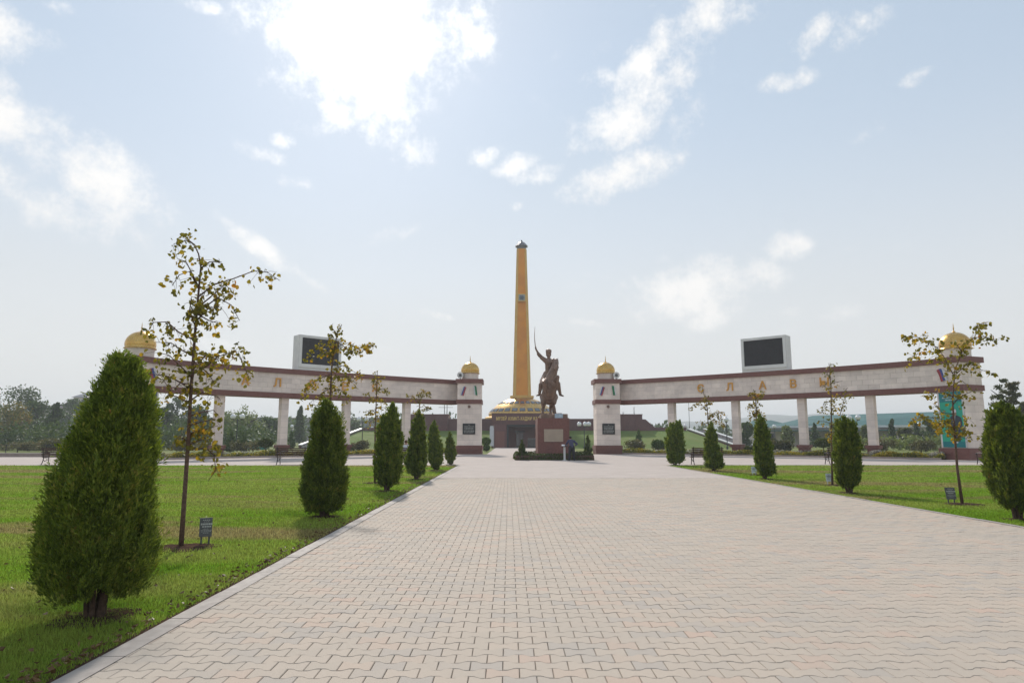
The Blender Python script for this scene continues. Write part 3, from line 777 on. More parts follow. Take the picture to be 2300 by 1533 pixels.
# path: mortar bed + interlocking bone-shaped pavers
path = struct(MB().poly([(PL - KW, -12), (PR + 0.1, -12), (PR + 0.1, 27.6), (PL - KW, 27.6)], -0.020).build('path', 'mortar'))
def edge_w(u):
    k = min(1.0, max(0.0, (u - 0.22) / 0.5))
    return -1 + 2 * k * k * (3 - 2 * k)
def paver_template(us):
    xs = [-(LP / 2) * u for u in us[::-1]] + [(LP / 2) * u for u in us[1:]]
    ws = [edge_w(abs(x) / (LP / 2)) for x in xs]
    n = len(xs)
    def ring(ins, z):
        top, bot = [], []
        for x, w in zip(xs, ws):
            xx = max(-LP / 2 + ins, min(LP / 2 - ins, x))
            y = PP / 2 + AM * w - ins
            top.append((xx, y, z))
            bot.append((xx, -y, z))
        return top, bot
    V, F = [], []
    t0, b0 = ring(0.0060, 0.0)
    t1, b1 = ring(0.0020, -0.005)
    t2, b2 = ring(0.0020, -0.022)
    V = t0 + b0 + t1 + b1 + t2 + b2
    for i in range(n - 1):
        F.append((n + i, n + i + 1, i + 1, i))
    loop = list(range(n)) + [n + i for i in range(n - 1, -1, -1)]   # clockwise seen from above
    for lvl in (0, 1):
        a = [k + lvl * 2 * n for k in loop]
        b = [k + (lvl + 1) * 2 * n for k in loop]
        for i in range(len(loop)):
            j = (i + 1) % len(loop)
            F.append((a[i], a[j], b[j], b[i]))
    return np.array(V), np.array(F)
PV, PF = paver_template([0, 0.22, 0.36, 0.50, 0.62, 0.74, 1.0])
SV, SF = paver_template([0, 0.25, 0.47, 0.72, 1.0])
cells = []
row = 0
y = 3.55 - 11 * PP
while y < 26.9:
    off = (LP / 2) * (row % 2)
    x = PL + 0.02 + off - LP / 2
    while x < PR + LP / 2:
        lim = 0.80 * y + 2.2
        if -lim < x < lim:
            cells.append((x, y))
        x += LP
    y += PP
    row += 1
cells = np.array(cells)
inside = (cells[:, 0] > PL + LP / 2) & (cells[:, 0] < PR - LP / 2) & (np.abs(cells[:, 0] - 0.005 * cells[:, 1]) < 0.745 * cells[:, 1]) & (cells[:, 1] > 4.66)
order = np.argsort(np.where(inside, cells[:, 1], 1e9))
near = set(order[:300].tolist())
pme = bpy.data.meshes.new('paver')
pme.from_pydata([tuple(p) for p in PV], [], [tuple(f) for f in PF])
fix_normals(pme)
pme.materials.append(MATS['paver'])
for i in sorted(near):
    o = bpy.data.objects.new('paver', pme)
    o.location = (cells[i, 0], cells[i, 1], random.uniform(-0.0022, 0.0012))
    o.rotation_euler = (random.gauss(0, 0.006), random.gauss(0, 0.004), random.gauss(0, 0.006))
    COL.objects.link(o)
    o.parent = path
rest = cells[[i for i in range(len(cells)) if i not in near]]
n = len(rest)
V = np.repeat(SV[None], n, 0)
tl = RNG.normal(0, 0.006, (n, 2))
V[:, :, 2] += V[:, :, 0] * tl[:, :1] + V[:, :, 1] * tl[:, 1:] + RNG.uniform(-0.0024, 0.0012, (n, 1))
V[:, :, 0] = np.clip(V[:, :, 0] + rest[:, :1], PL + 0.004, PR - 0.004)
V[:, :, 1] += rest[:, 1:]
F = SF[None] + (np.arange(n) * len(SV))[:, None, None]
nside = len(SF) - 2 * (len(SV) // 6)          # faces without the hidden lower skirt
Fn = np.concatenate([F[rest[:, 1] < 11.0].reshape(-1, 4), F[rest[:, 1] >= 11.0][:, :nside].reshape(-1, 4)])
np_mesh('paver_field', V.reshape(-1, 3), Fn, 'paver', path, 'stuff')

struct(MB().poly([(PL, -12), (PR, -12), (PR, 3.55 - 11.5 * PP - 0.01), (PL, 3.55 - 11.5 * PP - 0.01)], -0.001).build('path_start', 'plaza_paving'))

# kerb stones on both edges of the path and round the lawns
kme = MB().box(-0.048, 0.048, -0.495, 0.495, -0.05, 0.0)
def kerb_run(name, pts, width, zt, mat, length=1.0):
    root = None
    segs = []
    for a, b in zip(pts[:-1], pts[1:]):
        L = math.hypot(b[0] - a[0], b[1] - a[1])
        k = max(1, round(L / length))
        for i in range(k):
            segs.append(((a[0] + (b[0] - a[0]) * i / k, a[1] + (b[1] - a[1]) * i / k), (a[0] + (b[0] - a[0]) * (i + 1) / k, a[1] + (b[1] - a[1]) * (i + 1) / k)))
    P = [segs[0][0]] + [s[1] for s in segs]
    base = MB()
    for a, b in segs:
        d = (b[0] - a[0], b[1] - a[1])
        L = math.hypot(*d)
        t = (d[0] / L, d[1] / L)
        base.obox(((a[0] + b[0]) / 2, (a[1] + b[1]) / 2), t, (-t[1], t[0]), L / 2, width / 2 - 0.006, -0.05, zt - 0.012)
    root = struct(base.build(name, 'mortar'))
    for a, b in segs:
        d = (b[0] - a[0], b[1] - a[1])
        L = math.hypot(*d)
        t = (d[0] / L, d[1] / L)
        m = MB().obox((0, 0), (1, 0), (0, 1), L / 2 - 0.004, width / 2, -0.04, zt)
        o = m.build('kerb_stone', mat, root)
        o.location = ((a[0] + b[0]) / 2, (a[1] + b[1]) / 2, random.uniform(-0.004, 0.004))
        o.rotation_euler = (0, 0, math.atan2(t[1], t[0]) + random.gauss(0, 0.004))
    return root
kerb_run('kerb', [(PL - KW / 2, -2.0), (PL - KW / 2, 38.5), (PL - 0.45, 39.25), (PL - 1.1, 39.55), (-60, 39.55)], KW - 0.006, 0.006, 'kerb_stone', 1.0)
kerb_run('kerb', [(PR + 0.05, -2.0), (PR + 0.05, 38.5), (PR + 0.4, 39.25), (PR + 1.1, 39.55), (60, 39.55)], 0.1, 0.012, 'kerb_stone', 1.0)

# grass blades on the lawns near the camera
def blades(name, xr, yr, n, h0, wfac, rng):
    # density falls with distance so that blades stay about even in the picture
    Y = yr[0] * (yr[1] / yr[0]) ** rng.random(n)
    lim = 0.80 * Y + 3.0
    if xr[1] <= 0:
        X = xr[1] - rng.random(n) * np.minimum(lim + xr[1], xr[1] - xr[0])
        ok = lim + xr[1] > 0.05
    else:
        X = xr[0] + rng.random(n) * np.minimum(lim - xr[0], xr[1] - xr[0])
        ok = lim - xr[0] > 0.05
    X, Y = X[ok], Y[ok]
    n = len(X)
    # tufts: uneven height
    tuft = 0.5 + 0.5 * np.sin(X * 7.1 + 3 * np.sin(Y * 3.3)) * np.sin(Y * 6.3 + 2 * np.sin(X * 4.7))
    H = h0 * (0.35 + 0.75 * tuft * rng.random(n) + 0.35 * rng.random(n))
    W = wfac * Y * (0.7 + 0.6 * rng.random(n))
    a = rng.random(n) * math.pi * 2
    le = rng.random(n) * 0.8
    b = rng.random(n) * math.pi * 2
    V = np.empty((n, 3, 3))
    V[:, 0] = np.stack([X + np.cos(a) * W, Y + np.sin(a) * W, np.full(n, -0.006)], 1)
    V[:, 1] = np.stack([X - np.cos(a) * W, Y - np.sin(a) * W, np.full(n, -0.006)], 1)
    V[:, 2] = np.stack([X + np.cos(b) * H * le, Y + np.sin(b) * H * le, H], 1)
    o = np_mesh(name, V.reshape(-1, 3), np.arange(n * 3).reshape(n, 3), 'blades', None, 'stuff')
    return o
o = blades('grass', (-75, PL - KW - 0.02), (2.4, 39.4), 440000, 0.044, 0.00075, RNG)
tag(o, 'short green grass blades on the lawn left of the path', 'grass')
o = blades('grass', (PR + 0.115, 75), (7.5, 39.4), 200000, 0.042, 0.00075, RNG)
tag(o, 'short green grass blades on the lawn right of the path', 'grass')

# bare, littered strip of soil between kerb and turf
m = MB()
yy = -2.0
pts_ = []
while yy < 39.0:
    pts_.append((PL - KW - 0.025 - 0.10 * random.random() ** 2 - 0.05 * (0.5 + 0.5 * math.sin(yy * 1.7)), yy))
    yy += 0.13 + 0.01 * max(yy, 0)
m.add([(p[0], p[1], 0.004) for p in pts_] + [(PL - KW + 0.001, p[1], 0.002) for p in pts_], [(i, len(pts_) + i, len(pts_) + i + 1, i + 1) for i in range(len(pts_) - 1)])
struct(m.build('soil_edge', 'soil'))

def blob_disc(name, cx, cy, r, mat, z, hump=0.03, n=26, stretch=1.0):
    m = MB()
    ring = []
    for i in range(n):
        a = 2 * math.pi * i / n
        rr = r * (0.85 + 0.3 * random.random())
        ring.append((cx + rr * math.cos(a) * stretch, cy + rr * math.sin(a), z))
    mid = [(cx + (p[0] - cx) * 0.55, cy + (p[1] - cy) * 0.55, z + hump * random.uniform(0.6, 1.2)) for p in ring]
    V = ring + mid + [(cx, cy, z + hump)]
    F = []
    for i in range(n):
        j = (i + 1) % n
        F.append((i, j, n + j, n + i))
        F.append((n + i, n + j, 2 * n))
    m.add(V, F)
    return struct(m.build(name, mat))

# ------------------------------------------------------------------ colonnades
unit_me = bpy.data.meshes.new('stone_slab')
unit_me.from_pydata([(-.5, -.5, -.5), (.5, -.5, -.5), (.5, .5, -.5), (-.5, .5, -.5), (-.5, -.5, .5), (.5, -.5, .5), (.5, .5, .5), (-.5, .5, .5)], [], [(3, 2, 1, 0), (4, 5, 6, 7), (0, 1, 5, 4), (1, 2, 6, 5), (2, 3, 7, 6), (3, 0, 4, 7)])
unit_me.materials.append(MATS['travertine'])
def slab(parent, c, t, n, length, depth, z0, z1, name='stone_slab', me=unit_me):
    o = bpy.data.objects.new(name, me)
    g0 = org_of(parent)
    o.location = (c[0] - g0[0], c[1] - g0[1], (z0 + z1) / 2 - g0[2])
    o.rotation_euler = (0, 0, math.atan2(t[1], t[0]))
    o.scale = (length, depth, z1 - z0)
    COL.objects.link(o)
    o.parent = parent
    return o

Z0, Z1, ZF0, ZF1 = 5.0, 7.5, 5.42, 7.08

def flag(parent_label, name, c, t, n, z0, h, w, cols, lean, group=None):
    """small painted metal flag fixed to the stone: stripes run along the cloth"""
    root = thing(name, parent_label, 'flag', (c[0], c[1], z0))
    k = len(cols)
    for i, colr in enumerate(cols):
        V, F = [], []
        m = 7
        for j in range(m):
            v = j / (m - 1)
            for e in (0, 1):
                for s in (0.0, 0.03):
                    u = (i + e) / k
                    bulge = 0.03 * math.sin(v * 5 + u * 2) + 0.05
                    a = (u - 0.5) * w + lean * (v - 0.5)
                    z = z0 + h * v + 0.08 * math.sin(u * 3.0 + 0.4)
                    V.append((c[0] + t[0] * a + n[0] * (bulge + s), c[1] + t[1] * a + n[1] * (bulge + s), z))
        for j in range(m - 1):
            q, r = j * 4, (j + 1) * 4
            F += [(q, q + 2, r + 2, r), (q + 1, r + 1, r + 3, q + 3), (q, r, r + 1, q + 1), (q + 2, q + 3, r + 3, r + 2)]
        F += [(0, 1, 3, 2), (4 * (m - 1), 4 * (m - 1) + 2, 4 * (m - 1) + 3, 4 * (m - 1) + 1)]
        MB().add(V, F).build('stripe', colr, root)
    return root

def gold_dome(root, cx, cy, rd, r, zb):
    MB().lathe(cx, cy, [(rd, zb), (rd, zb + 0.58), (rd + 0.05, zb + 0.58), (rd + 0.05, zb + 0.64), (rd * 0.9, zb + 0.66)], 32).build('drum', 'travertine', root)
    prof = [(r + 0.06, zb + 0.645), (r + 0.07, zb + 0.70), (r * 0.98, zb + 0.72)]
    for i in range(1, 15):
        a = -0.22 + (math.pi / 2 + 0.22) * i / 14
        prof.append((max(0.04, r * 1.02 * math.cos(a)), zb + 0.72 + r * 0.24 + r * 0.95 * math.sin(a)))
    zt = prof[-1][1]
    d = MB().lathe(cx, cy, prof, 32).build('gold_dome', 'gold', root, True)
    fin = MB().lathe(cx, cy, [(0.14, zt - 0.03), (0.13, zt + 0.02), (0.05, zt + 0.1), (0.03, zt + 0.25), (0.06, zt + 0.3), (0.03, zt + 0.36), (0.022, zt + 0.55), (0.004, zt + 0.72)], 10)
    fin.build('finial', 'gold_matt', d, True)

def plaque(root, c, t, n, z0, z1, w, lines=5):
    p = MB().obox((c[0] + n[0] * 0.03, c[1] + n[1] * 0.03), t, n, w / 2, 0.03, z0, z1).build('plaque', 'plaque', root)
    h = z1 - z0
    zz = z1 - h * 0.17
    s = MB()
    # small star over the text
    cz = z1 - h * 0.13
    pts = []
    for i in range(10):
        r = 0.075 if i % 2 == 0 else 0.032
        a = math.pi / 2 + i * math.pi / 5
        pts.append((r * math.cos(a), r * math.sin(a)))
    V = []
    for d in (0.055, 0.07):
        for a, b in pts:
            V.append((c[0] + n[0] * d + t[0] * a, c[1] + n[1] * d + t[1] * a, cz + b))
    s.add(V, [tuple(range(10)), tuple(range(19, 9, -1))] + [(i, (i + 1) % 10, 10 + (i + 1) % 10, 10 + i) for i in range(10)])
    s.build('star', 'plaque_text', p)
    rnd = random.Random(3)
    for i in range(lines):
        zz -= h * 0.135
        # a line of engraved words
        m = MB()
        x = -w * rnd.uniform(0.34, 0.42)
        xe = -x
        while x < xe:
            l = rnd.uniform(0.06, 0.16)
            m.obox((c[0] + n[0] * 0.062 + t[0] * (x + l / 2), c[1] + n[1] * 0.062 + t[1] * (x + l / 2)), t, n, l / 2, 0.006, zz, zz + h * 0.055)
            x += l + 0.035
        m.build('inscription_line', 'plaque_text', p)
    return p

def colonnade(side):
    where = 'left' if side < 0 else 'right'
    lab = ('left curved travertine colonnade with golden word АЛЛЕЯ on its beam', 'right curved travertine colonnade with golden word СЛАВЫ on its beam')[side > 0]
    P, N = curve_pts(side, 33)
    base = (AX + side * 18.0, 61.5, 0.0)
    root = thing('colonnade', lab, 'colonnade', base, 'curved colonnades flanking the statue')
    MB().sweep(P, N, -1.30, -0.055, ZF0 - 0.05, ZF1 + 0.05).build('beam', 'joint_stone', root)
    MB().sweep(P, N, -1.42, 0.16, ZF1, Z1).build('cornice', 'granite', root)
    lo = MB().sweep(P, N, -1.36, 0.10, Z0, ZF0).build('lower_band', 'granite', root)
    # facing slabs in running bond
    nc = 4
    ch = (ZF1 - ZF0) / nc
    L = 0.84
    for k in range(nc):
        s = -0.42 * (k % 2)
        while s < ARC:
            a, b = max(s, 0.0), min(s + L, ARC)
            s += L
            if b - a < 0.1:
                continue
            p, t, nn = cframe(t_of_s((a + b) / 2), side)
            dd = random.uniform(-0.003, 0.003)
            slab(root, (p[0] - nn[0] * (0.03 + dd), p[1] - nn[1] * (0.03 + dd)), t, nn, b - a - 0.010, 0.06, ZF0 + k * ch + 0.005, ZF0 + (k + 1) * ch - 0.005)
    # back of the beam: plain facing
    MB().sweep(P, N, -1.33, -1.305, ZF0, ZF1).build('back_facing', 'travertine', root)
    # columns
    for dx in (12.7, 17.65, 22.1, 26.0):
        p, t, nn = cframe(t_of_dx(dx), side)
        c = (p[0] - nn[0] * 0.66, p[1] - nn[1] * 0.66)
        col = MB().obox(c, t, nn, 0.28, 0.28, 0.9, Z0).build('column', 'joint_stone', root)
        z = 1.0
        while z < Z0 - 0.05:
            z2 = min(z + 0.5, Z0)
            o = slab(col, c, t, nn, 0.63, 0.63, z + 0.004, z2 - 0.004, 'stone_block')
            z = z2
        MB().obox(c, t, nn, 0.50, 0.50, 0.74, 1.0).obox(c, t, nn, 0.40, 0.40, -0.05, 0.735).build('plinth', 'granite', root)
    # inner pier, square to the axis
    px0, px1 = AX + side * 5.8, AX + side * 8.2
    xa, xb = min(px0, px1), max(px0, px1)
    def pier(c, t, n, w, vis, seedv):
        h = w / 2
        pr = MB().obox(c, t, n, h - 0.06, h - 0.06, 0.8, ZF1 + 0.02).build('pier', 'joint_stone', root)
        MB().obox(c, t, n, h + 0.10, h + 0.10, -0.05, 0.42).obox(c, t, n, h + 0.15, h + 0.15, 0.424, 0.84).build('plinth', 'granite', root)
        MB().obox(c, t, n, h + 0.10, h + 0.10, Z0 + 0.003, ZF0 + 0.003).build('lower_band', 'granite', root)
        MB().obox(c, t, n, h + 0.18, h + 0.18, ZF1 + 0.003, Z1 + 0.003).build('cornice', 'granite', root)
        for (fn, ft) in vis:
            fc = (c[0] + fn[0] * (h - 0.03), c[1] + fn[1] * (h - 0.03))
            for (za, zb, nk) in ((0.85, Z0, 8), (ZF0, ZF1, 3)):
                hh = (zb - za) / nk
                for k in range(nk):
                    cuts = [-h, -h / 3, h / 3, h] if k % 2 == 0 else [-h, 0.0, h]
                    for a, b in zip(cuts[:-1], cuts[1:]):
                        m = (a + b) / 2
                        slab(pr, (fc[0] + ft[0] * m, fc[1] + ft[1] * m), ft, fn, b - a - 0.01, 0.06, za + hh * k + 0.005, za + hh * (k + 1) - 0.005)
        # the faces turned away carry plain cladding
        for (fn, ft) in ((n, t), ((-n[0], -n[1]), t), (t, n), ((-t[0], -t[1]), n)):
            if any(abs(fn[0] - v[0][0]) + abs(fn[1] - v[0][1]) < 0.01 for v in vis):
                continue
            fc = (c[0] + fn[0] * (h - 0.03), c[1] + fn[1] * (h - 0.03))
            MB().obox(fc, ft, fn, h - 0.005, 0.03, 0.85, Z0).obox(fc, ft, fn, h - 0.005, 0.03, ZF0, ZF1).build('side_cladding', 'travertine', pr)
        return pr
    ci = ((xa + xb) / 2, 68.7)
    pier(ci, (1, 0), (0, -1), 2.4, [((0, -1), (1, 0)), ((-side, 0), (0, 1))] if side > 0 else [((0, -1), (1, 0)), ((-1, 0), (0, 1))], 1)
    gold_dome(root, ci[0], ci[1], 0.86, 0.93, Z1)
    plaque(root, (ci[0], 67.5), (1, 0), (0, -1), 1.95, 3.03, 1.26)
    em = MB()
    for i in range(8):
        a = i * math.pi / 4
        em.tube([(ci[0], 67.44, 4.72), (ci[0] + 0.16 * math.cos(a), 67.44, 4.72 + 0.16 * math.sin(a))], 0.03, 5)
    em.ball((ci[0], 67.44, 4.72), 0.1, 10, 6)
    em.build('star_emblem', 'bronze', root)
    # outer pier
    p, t, nn = cframe(1.0, side)
    w = 2.05
    ang = R(-70.0)
    t2 = (side * math.cos(ang), math.sin(ang))
    n2 = (side * math.sin(ang), -math.cos(ang))
    cor = (AX + side * 29.95, 48.3)          # corner nearest the plaza
    co = (cor[0] - t2[0] * w / 2 - n2[0] * w / 2, cor[1] - t2[1] * w / 2 - n2[1] * w / 2)
    pier(co, t2, n2, w, [(n2, t2), (t2, n2)], 2)
    gold_dome(root, co[0], co[1], 0.97, 1.04, Z1)
    # golden letters, read from the plaza
    word = 'СЛАВЫ' if side > 0 else 'АЛЛЕЯ'
    dxs = (15.3, 17.5, 19.8, 21.8, 23.7) if side > 0 else (24.8, 22.8, 20.5, 18.1, 15.7)
    for ch_, dx in zip(word, dxs):
        p, t, nn = cframe(t_of_dx(dx), side)
        tt = (t[0] * side, t[1] * side)
        letter(ch_, 'letter', 'gold_letter', root, 1.0, 0.05, frame_mtx((p[0] + nn[0] * 0.06, p[1] + nn[1] * 0.06, 5.92), tt, nn), 0.012)
    return root, ci, (co, t2, n2, w)

for side in (-1, 1):
    croot, ci, (co, t2, n2, w) = colonnade(side)
    wh = 'left' if side < 0 else 'right'
    # flags on the piers
    flag('small white, blue and red flag on the %s inner pier' % wh, 'flag', (ci[0] - 0.62, 67.5), (1, 0), (0, -1), 5.8, 0.86, 0.36, ('flag_white', 'flag_blue', 'flag_red'), 0.28)
    flag('small green flag on the %s inner pier' % wh, 'flag', (ci[0] + 0.62, 67.5), (1, 0), (0, -1), 5.8, 0.95, 0.3, ('flag_white', 'flag_green', 'flag_green') if side < 0 else ('flag_green', 'flag_green', 'flag_white'), -0.12)
    fc = (co[0] + n2[0] * w / 2 - t2[0] * 0.1, co[1] + n2[1] * w / 2 - t2[1] * 0.1)
    tt = (t2[0] * side, t2[1] * side)
    flag('small white, blue and red flag on the %s outer pier' % wh, 'flag', (fc[0] - t2[0] * 0.3, fc[1] - t2[1] * 0.3), (-tt[0], -tt[1]), n2, 5.75, 0.9, 0.55, ('flag_white', 'flag_blue', 'flag_red'), 0.3)
    # big screens on top of the beam
    ta, tb = t_of_dx(18.45), t_of_dx(21.5)
    (pa, _, _), (pb, _, _) = cframe(ta, side), cframe(tb, side)
    d = (pb[0] - pa[0], pb[1] - pa[1])
    L = math.hypot(*d)
    t = (d[0] / L, d[1] / L)
    n = (t[1] * side, -t[0] * side)
    c = ((pa[0] + pb[0]) / 2 - n[0] * 0.55, (pa[1] + pb[1]) / 2 - n[1] * 0.55)
    sroot = thing('outdoor_screen', 'big white-framed video screen, dark, on top of the %s colonnade' % wh, 'screen', (c[0], c[1], 7.5), 'video screens on the colonnades')
    MB().obox(c, t, n, L / 2, 0.62, 7.504, 10.62).build('housing', 'screen_frame', sroot)
    f = (c[0] + n[0] * 0.622, c[1] + n[1] * 0.622)
    scr = MB().obox(f, t, n, L / 2 - 0.26, 0.012, 8.05, 10.38).build('display', 'screen_black', sroot)
    fr = MB()
    for a0, a1, z0, z1 in ((-L / 2 + 0.02, -L / 2 + 0.26, 7.75, 10.6), (L / 2 - 0.26, L / 2 - 0.02, 7.75, 10.6), (-L / 2 + 0.26, L / 2 - 0.26, 10.38, 10.6), (-L / 2 + 0.26, L / 2 - 0.26, 7.75, 8.05)):
        m = (a0 + a1) / 2
        fr.obox((f[0] + t[0] * m + n[0] * 0.03, f[1] + t[1] * m + n[1] * 0.03), t, n, (a1 - a0) / 2, 0.05, z0, z1)
    fr.build('bezel', 'screen_frame', sroot)
    seam = MB()
    for k in range(1, 6):
        m = -L / 2 + 0.26 + (L - 0.52) * k / 6
        seam.obox((f[0] + t[0] * m + n[0] * 0.013, f[1] + t[1] * m + n[1] * 0.013), t, n, 0.006, 0.004, 8.05, 10.38)
    seam.build('panel_seam', 'plaque', scr)
    # floodlight beside the inner dome
    fx = ci[0] + side * 0.95
    fl = thing('floodlight', 'round white floodlight beside the dome of the %s inner pier' % wh, 'floodlight', (fx, 67.75, 7.5))
    MB().tube([(fx, 68.15, 7.95), (fx, 67.75, 7.92)], [0.30, 0.33], 18).build('housing', 'screen_frame', fl, False)
    MB().tube([(fx, 67.745, 7.92), (fx, 67.72, 7.92)], [0.16, 0.14], 14).build('lens', 'window_dark', fl)
    MB().box(fx - 0.05, fx + 0.05, 67.85, 68.0, 7.5, 7.75).build('bracket', 'lamp_post', fl)
    # flower bed in front of and under the colonnade
    P, N = curve_pts(side, 25, 0.02, 0.99)
    bed = thing('flower_bed', 'low flower bed with yellow and white blooms under the %s colonnade' % wh, 'flower bed', (AX + side * 18.0, 61.0, 0), 'flower beds under the colonnades')
    MB().sweep(P, N, 0.95, 1.09, -0.05, 0.14).build('edging', 'kerb_warm', bed)
    MB().sweep(P, N, -2.6, 0.95, -0.05, 0.12).build('soil', 'soil', bed)
    for (nm, mat, cnt, d0, d1, s0, s1, hh) in (('yellow_flowers', 'flower_yellow', 14000, 0.35, 1.0, 0.05, 1.0, 0.34), ('white_flowers', 'flower_white', 8000, -0.1, 0.4, 0.05, 1.0, 0.36), ('low_foliage', 'shrub_leaf', 6500, -2.4, 0.9, 0.0, 1.0, 0.22)):
        rng = np.random.default_rng(21 + side)
        ss = rng.random(cnt)
        patch = 0.5 + 0.5 * np.sin(ss * 41 + (0 if nm != 'white_flowers' else 2.2)) * np.sin(ss * 17.3 + 1)
        keep = rng.random(cnt) < (patch * 1.15 if nm != 'low_foliage' else 0.9)
        ss = ss[keep]
        k = len(ss)
        pp = np.array([cframe(0.02 + 0.97 * u, side)[0] for u in ss])
        nnv = np.array([cframe(0.02 + 0.97 * u, side)[2] for u in ss])
        dd = d0 + (d1 - d0) * rng.random(k)
        Pt = np.concatenate([pp + nnv * dd[:, None], (0.10 + hh * rng.random(k) ** 1.3 * (0.5 + patch[keep]))[:, None]], 1)
        A = unit(rng.normal(size=(k, 3)) + np.array([0, 0, 0.6]))
        V, F = leaves(Pt, A, 0.10 + 0.08 * rng.random(k), 0.07 + 0.05 * rng.random(k), rng)
        np_mesh(nm, V, F, mat, bed, 'stuff')
    # banner on the inner face of the outer pier
    fc = (co[0] + n2[0] * (w / 2 + 0.02), co[1] + n2[1] * (w / 2 + 0.02))
    tt = (t2[0] * side, t2[1] * side)       # viewer's left to right
    bz0, bz1, bw = 0.9, 4.96, 0.86
    dark = side < 0
    bn = thing('banner', 'dark portrait banner on the left outer pier, mostly hidden' if dark else 'tall green banner with a man in a dark suit on the right outer pier', 'banner', (fc[0], fc[1], bz0))
    def bpanel(nm, mat, a0, a1, z0, z1, d):
        m = (a0 + a1) / 2
        return MB().obox((fc[0] + tt[0] * m + n2[0] * d, fc[1] + tt[1] * m + n2[1] * d), tt, n2, (a1 - a0) / 2, 0.012, z0, z1).build(nm, mat, bn)
    sheet = bpanel('banner_sheet', 'banner_dark' if dark else 'banner_green', -bw, bw, bz0, bz1, 0.0)
    bpanel('banner_edge', 'flag_white', -bw - 0.08, -bw, bz0, bz1, 0.004)
    bpanel('banner_edge', 'flag_white', bw, bw + 0.08, bz0, bz1, 0.004)
    bpanel('header', 'banner_teal' if not dark else 'emblem_grey', -bw + 0.01, bw - 0.01, bz1 - 0.75, bz1 - 0.01, 0.014)
    bpanel('footer', 'banner_teal' if not dark else 'emblem_grey', -bw + 0.01, bw - 0.01, bz0 + 0.01, bz0 + 0.42, 0.014)
    for k, (a0, a1) in enumerate(((-0.45, 0.35), (-0.6, 0.55), (-0.35, 0.3))):
        m = MB()
        x = a0
        zt = bz1 - 0.22 - 0.17 * k
        while x < a1:
            l = random.uniform(0.06, 0.14)
            mm = x + l / 2
            m.obox((fc[0] + tt[0] * mm + n2[0] * 0.034, fc[1] + tt[1] * mm + n2[1] * 0.034), tt, n2, l / 2, 0.006, zt - 0.09, zt)
            x += l + 0.03
        m.build('header_text_line', 'banner_pale', bn)
    # printed figure: flat shapes on the sheet
    def shape(nm, mat, pts, d):
        V = []
        for dd in (d, d + 0.008):
            for a, z in pts:
                V.append((fc[0] + tt[0] * a + n2[0] * dd, fc[1] + tt[1] * a + n2[1] * dd, bz0 + z))
        k = len(pts)
        MB().add(V, [tuple(range(k)), tuple(range(2 * k - 1, k - 1, -1))] + [(i, (i + 1) % k, k + (i + 1) % k, k + i) for i in range(k)]).build(nm, mat, bn)
    cxp = 0.22
    def oval(cx, cz, rx, rz, k=14):
        return [(cx + rx * math.cos(2 * math.pi * i / k), cz + rz * math.sin(2 * math.pi * i / k)) for i in range(k)]
    shape('printed_suit', 'banner_suit', [(cxp - 0.22, 0.30), (cxp + 0.28, 0.30), (cxp + 0.36, 1.2), (cxp + 0.52, 1.15), (cxp + 0.55, 1.8), (cxp + 0.48, 2.15), (cxp + 0.2, 2.32), (cxp - 0.2, 2.32), (cxp - 0.42, 2.1), (cxp - 0.55, 1.5), (cxp - 0.7, 0.95), (cxp - 0.55, 0.85), (cxp - 0.3, 1.2)], 0.016)
    shape('printed_shirt', 'banner_pale', [(cxp - 0.07, 2.3), (cxp + 0.07, 2.3), (cxp, 1.85)], 0.026)
    shape('printed_face', 'banner_face', oval(cxp, 2.46, 0.17, 0.22), 0.026)
    shape('printed_cap', 'flag_white', [(cxp - 0.18, 2.52), (cxp + 0.18, 2.52), (cxp + 0.15, 2.76), (cxp - 0.15, 2.76)], 0.036)
    shape('printed_shoe', 'flag_white', oval(cxp + 0.02, 0.36, 0.1, 0.06), 0.028)

# ------------------------------------------------------------------ museum: grass bank, walls, portal, dome, tower
def bank(side):
    x0, x1 = AX + side * 5.9, AX + side * 34.5
    xt = AX + side * 30.5
    V = [(x0, 112, -0.05), (x1, 111, -0.05), (xt, 126, 3.0), (x0, 126, 3.0), (xt, 190, 3.0), (x1, 196, -0.05), (x0, 190, 3.0), (x0, 126, -0.05)]
    m = MB()
    # subdivided slope with slight undulation
    nu, nv = 26, 8
    k0 = len(m.v)
    for j in range(nv + 1):
        v = j / nv
        for i in range(nu + 1):
            u = i / nu
            xa = x0 + (x1 - x0) * u
            xb = x0 + (xt - x0) * u
            x = xa + (xb - xa) * v
            yv = 112 + (126 - 112) * v
            z = 3.05 * (v ** 0.93) - 0.05 + 0.07 * math.sin(i * 1.3 + side) * math.sin(j * 1.1) * (0 < j < nv)
            m.v.append((x, yv, z))
    for j in range(nv):
        for i in range(nu):
            a = k0 + j * (nu + 1) + i
            m.f.append((a, a + 1, a + nu + 2, a + nu + 1))
    m.add([(x0, 126, 3.0), (xt, 126, 3.0), (xt, 190, 3.0), (x0, 190, 3.0)], [(0, 1, 2, 3)])
    m.add([(x1, 112, -0.05), (x1 + side * 2, 196, -0.05), (xt, 190, 3.0), (xt, 126, 3.0)], [(0, 1, 2, 3)])
    return struct(m.build('grass_bank', 'bank_grass'))
bank(-1)
bank(1)

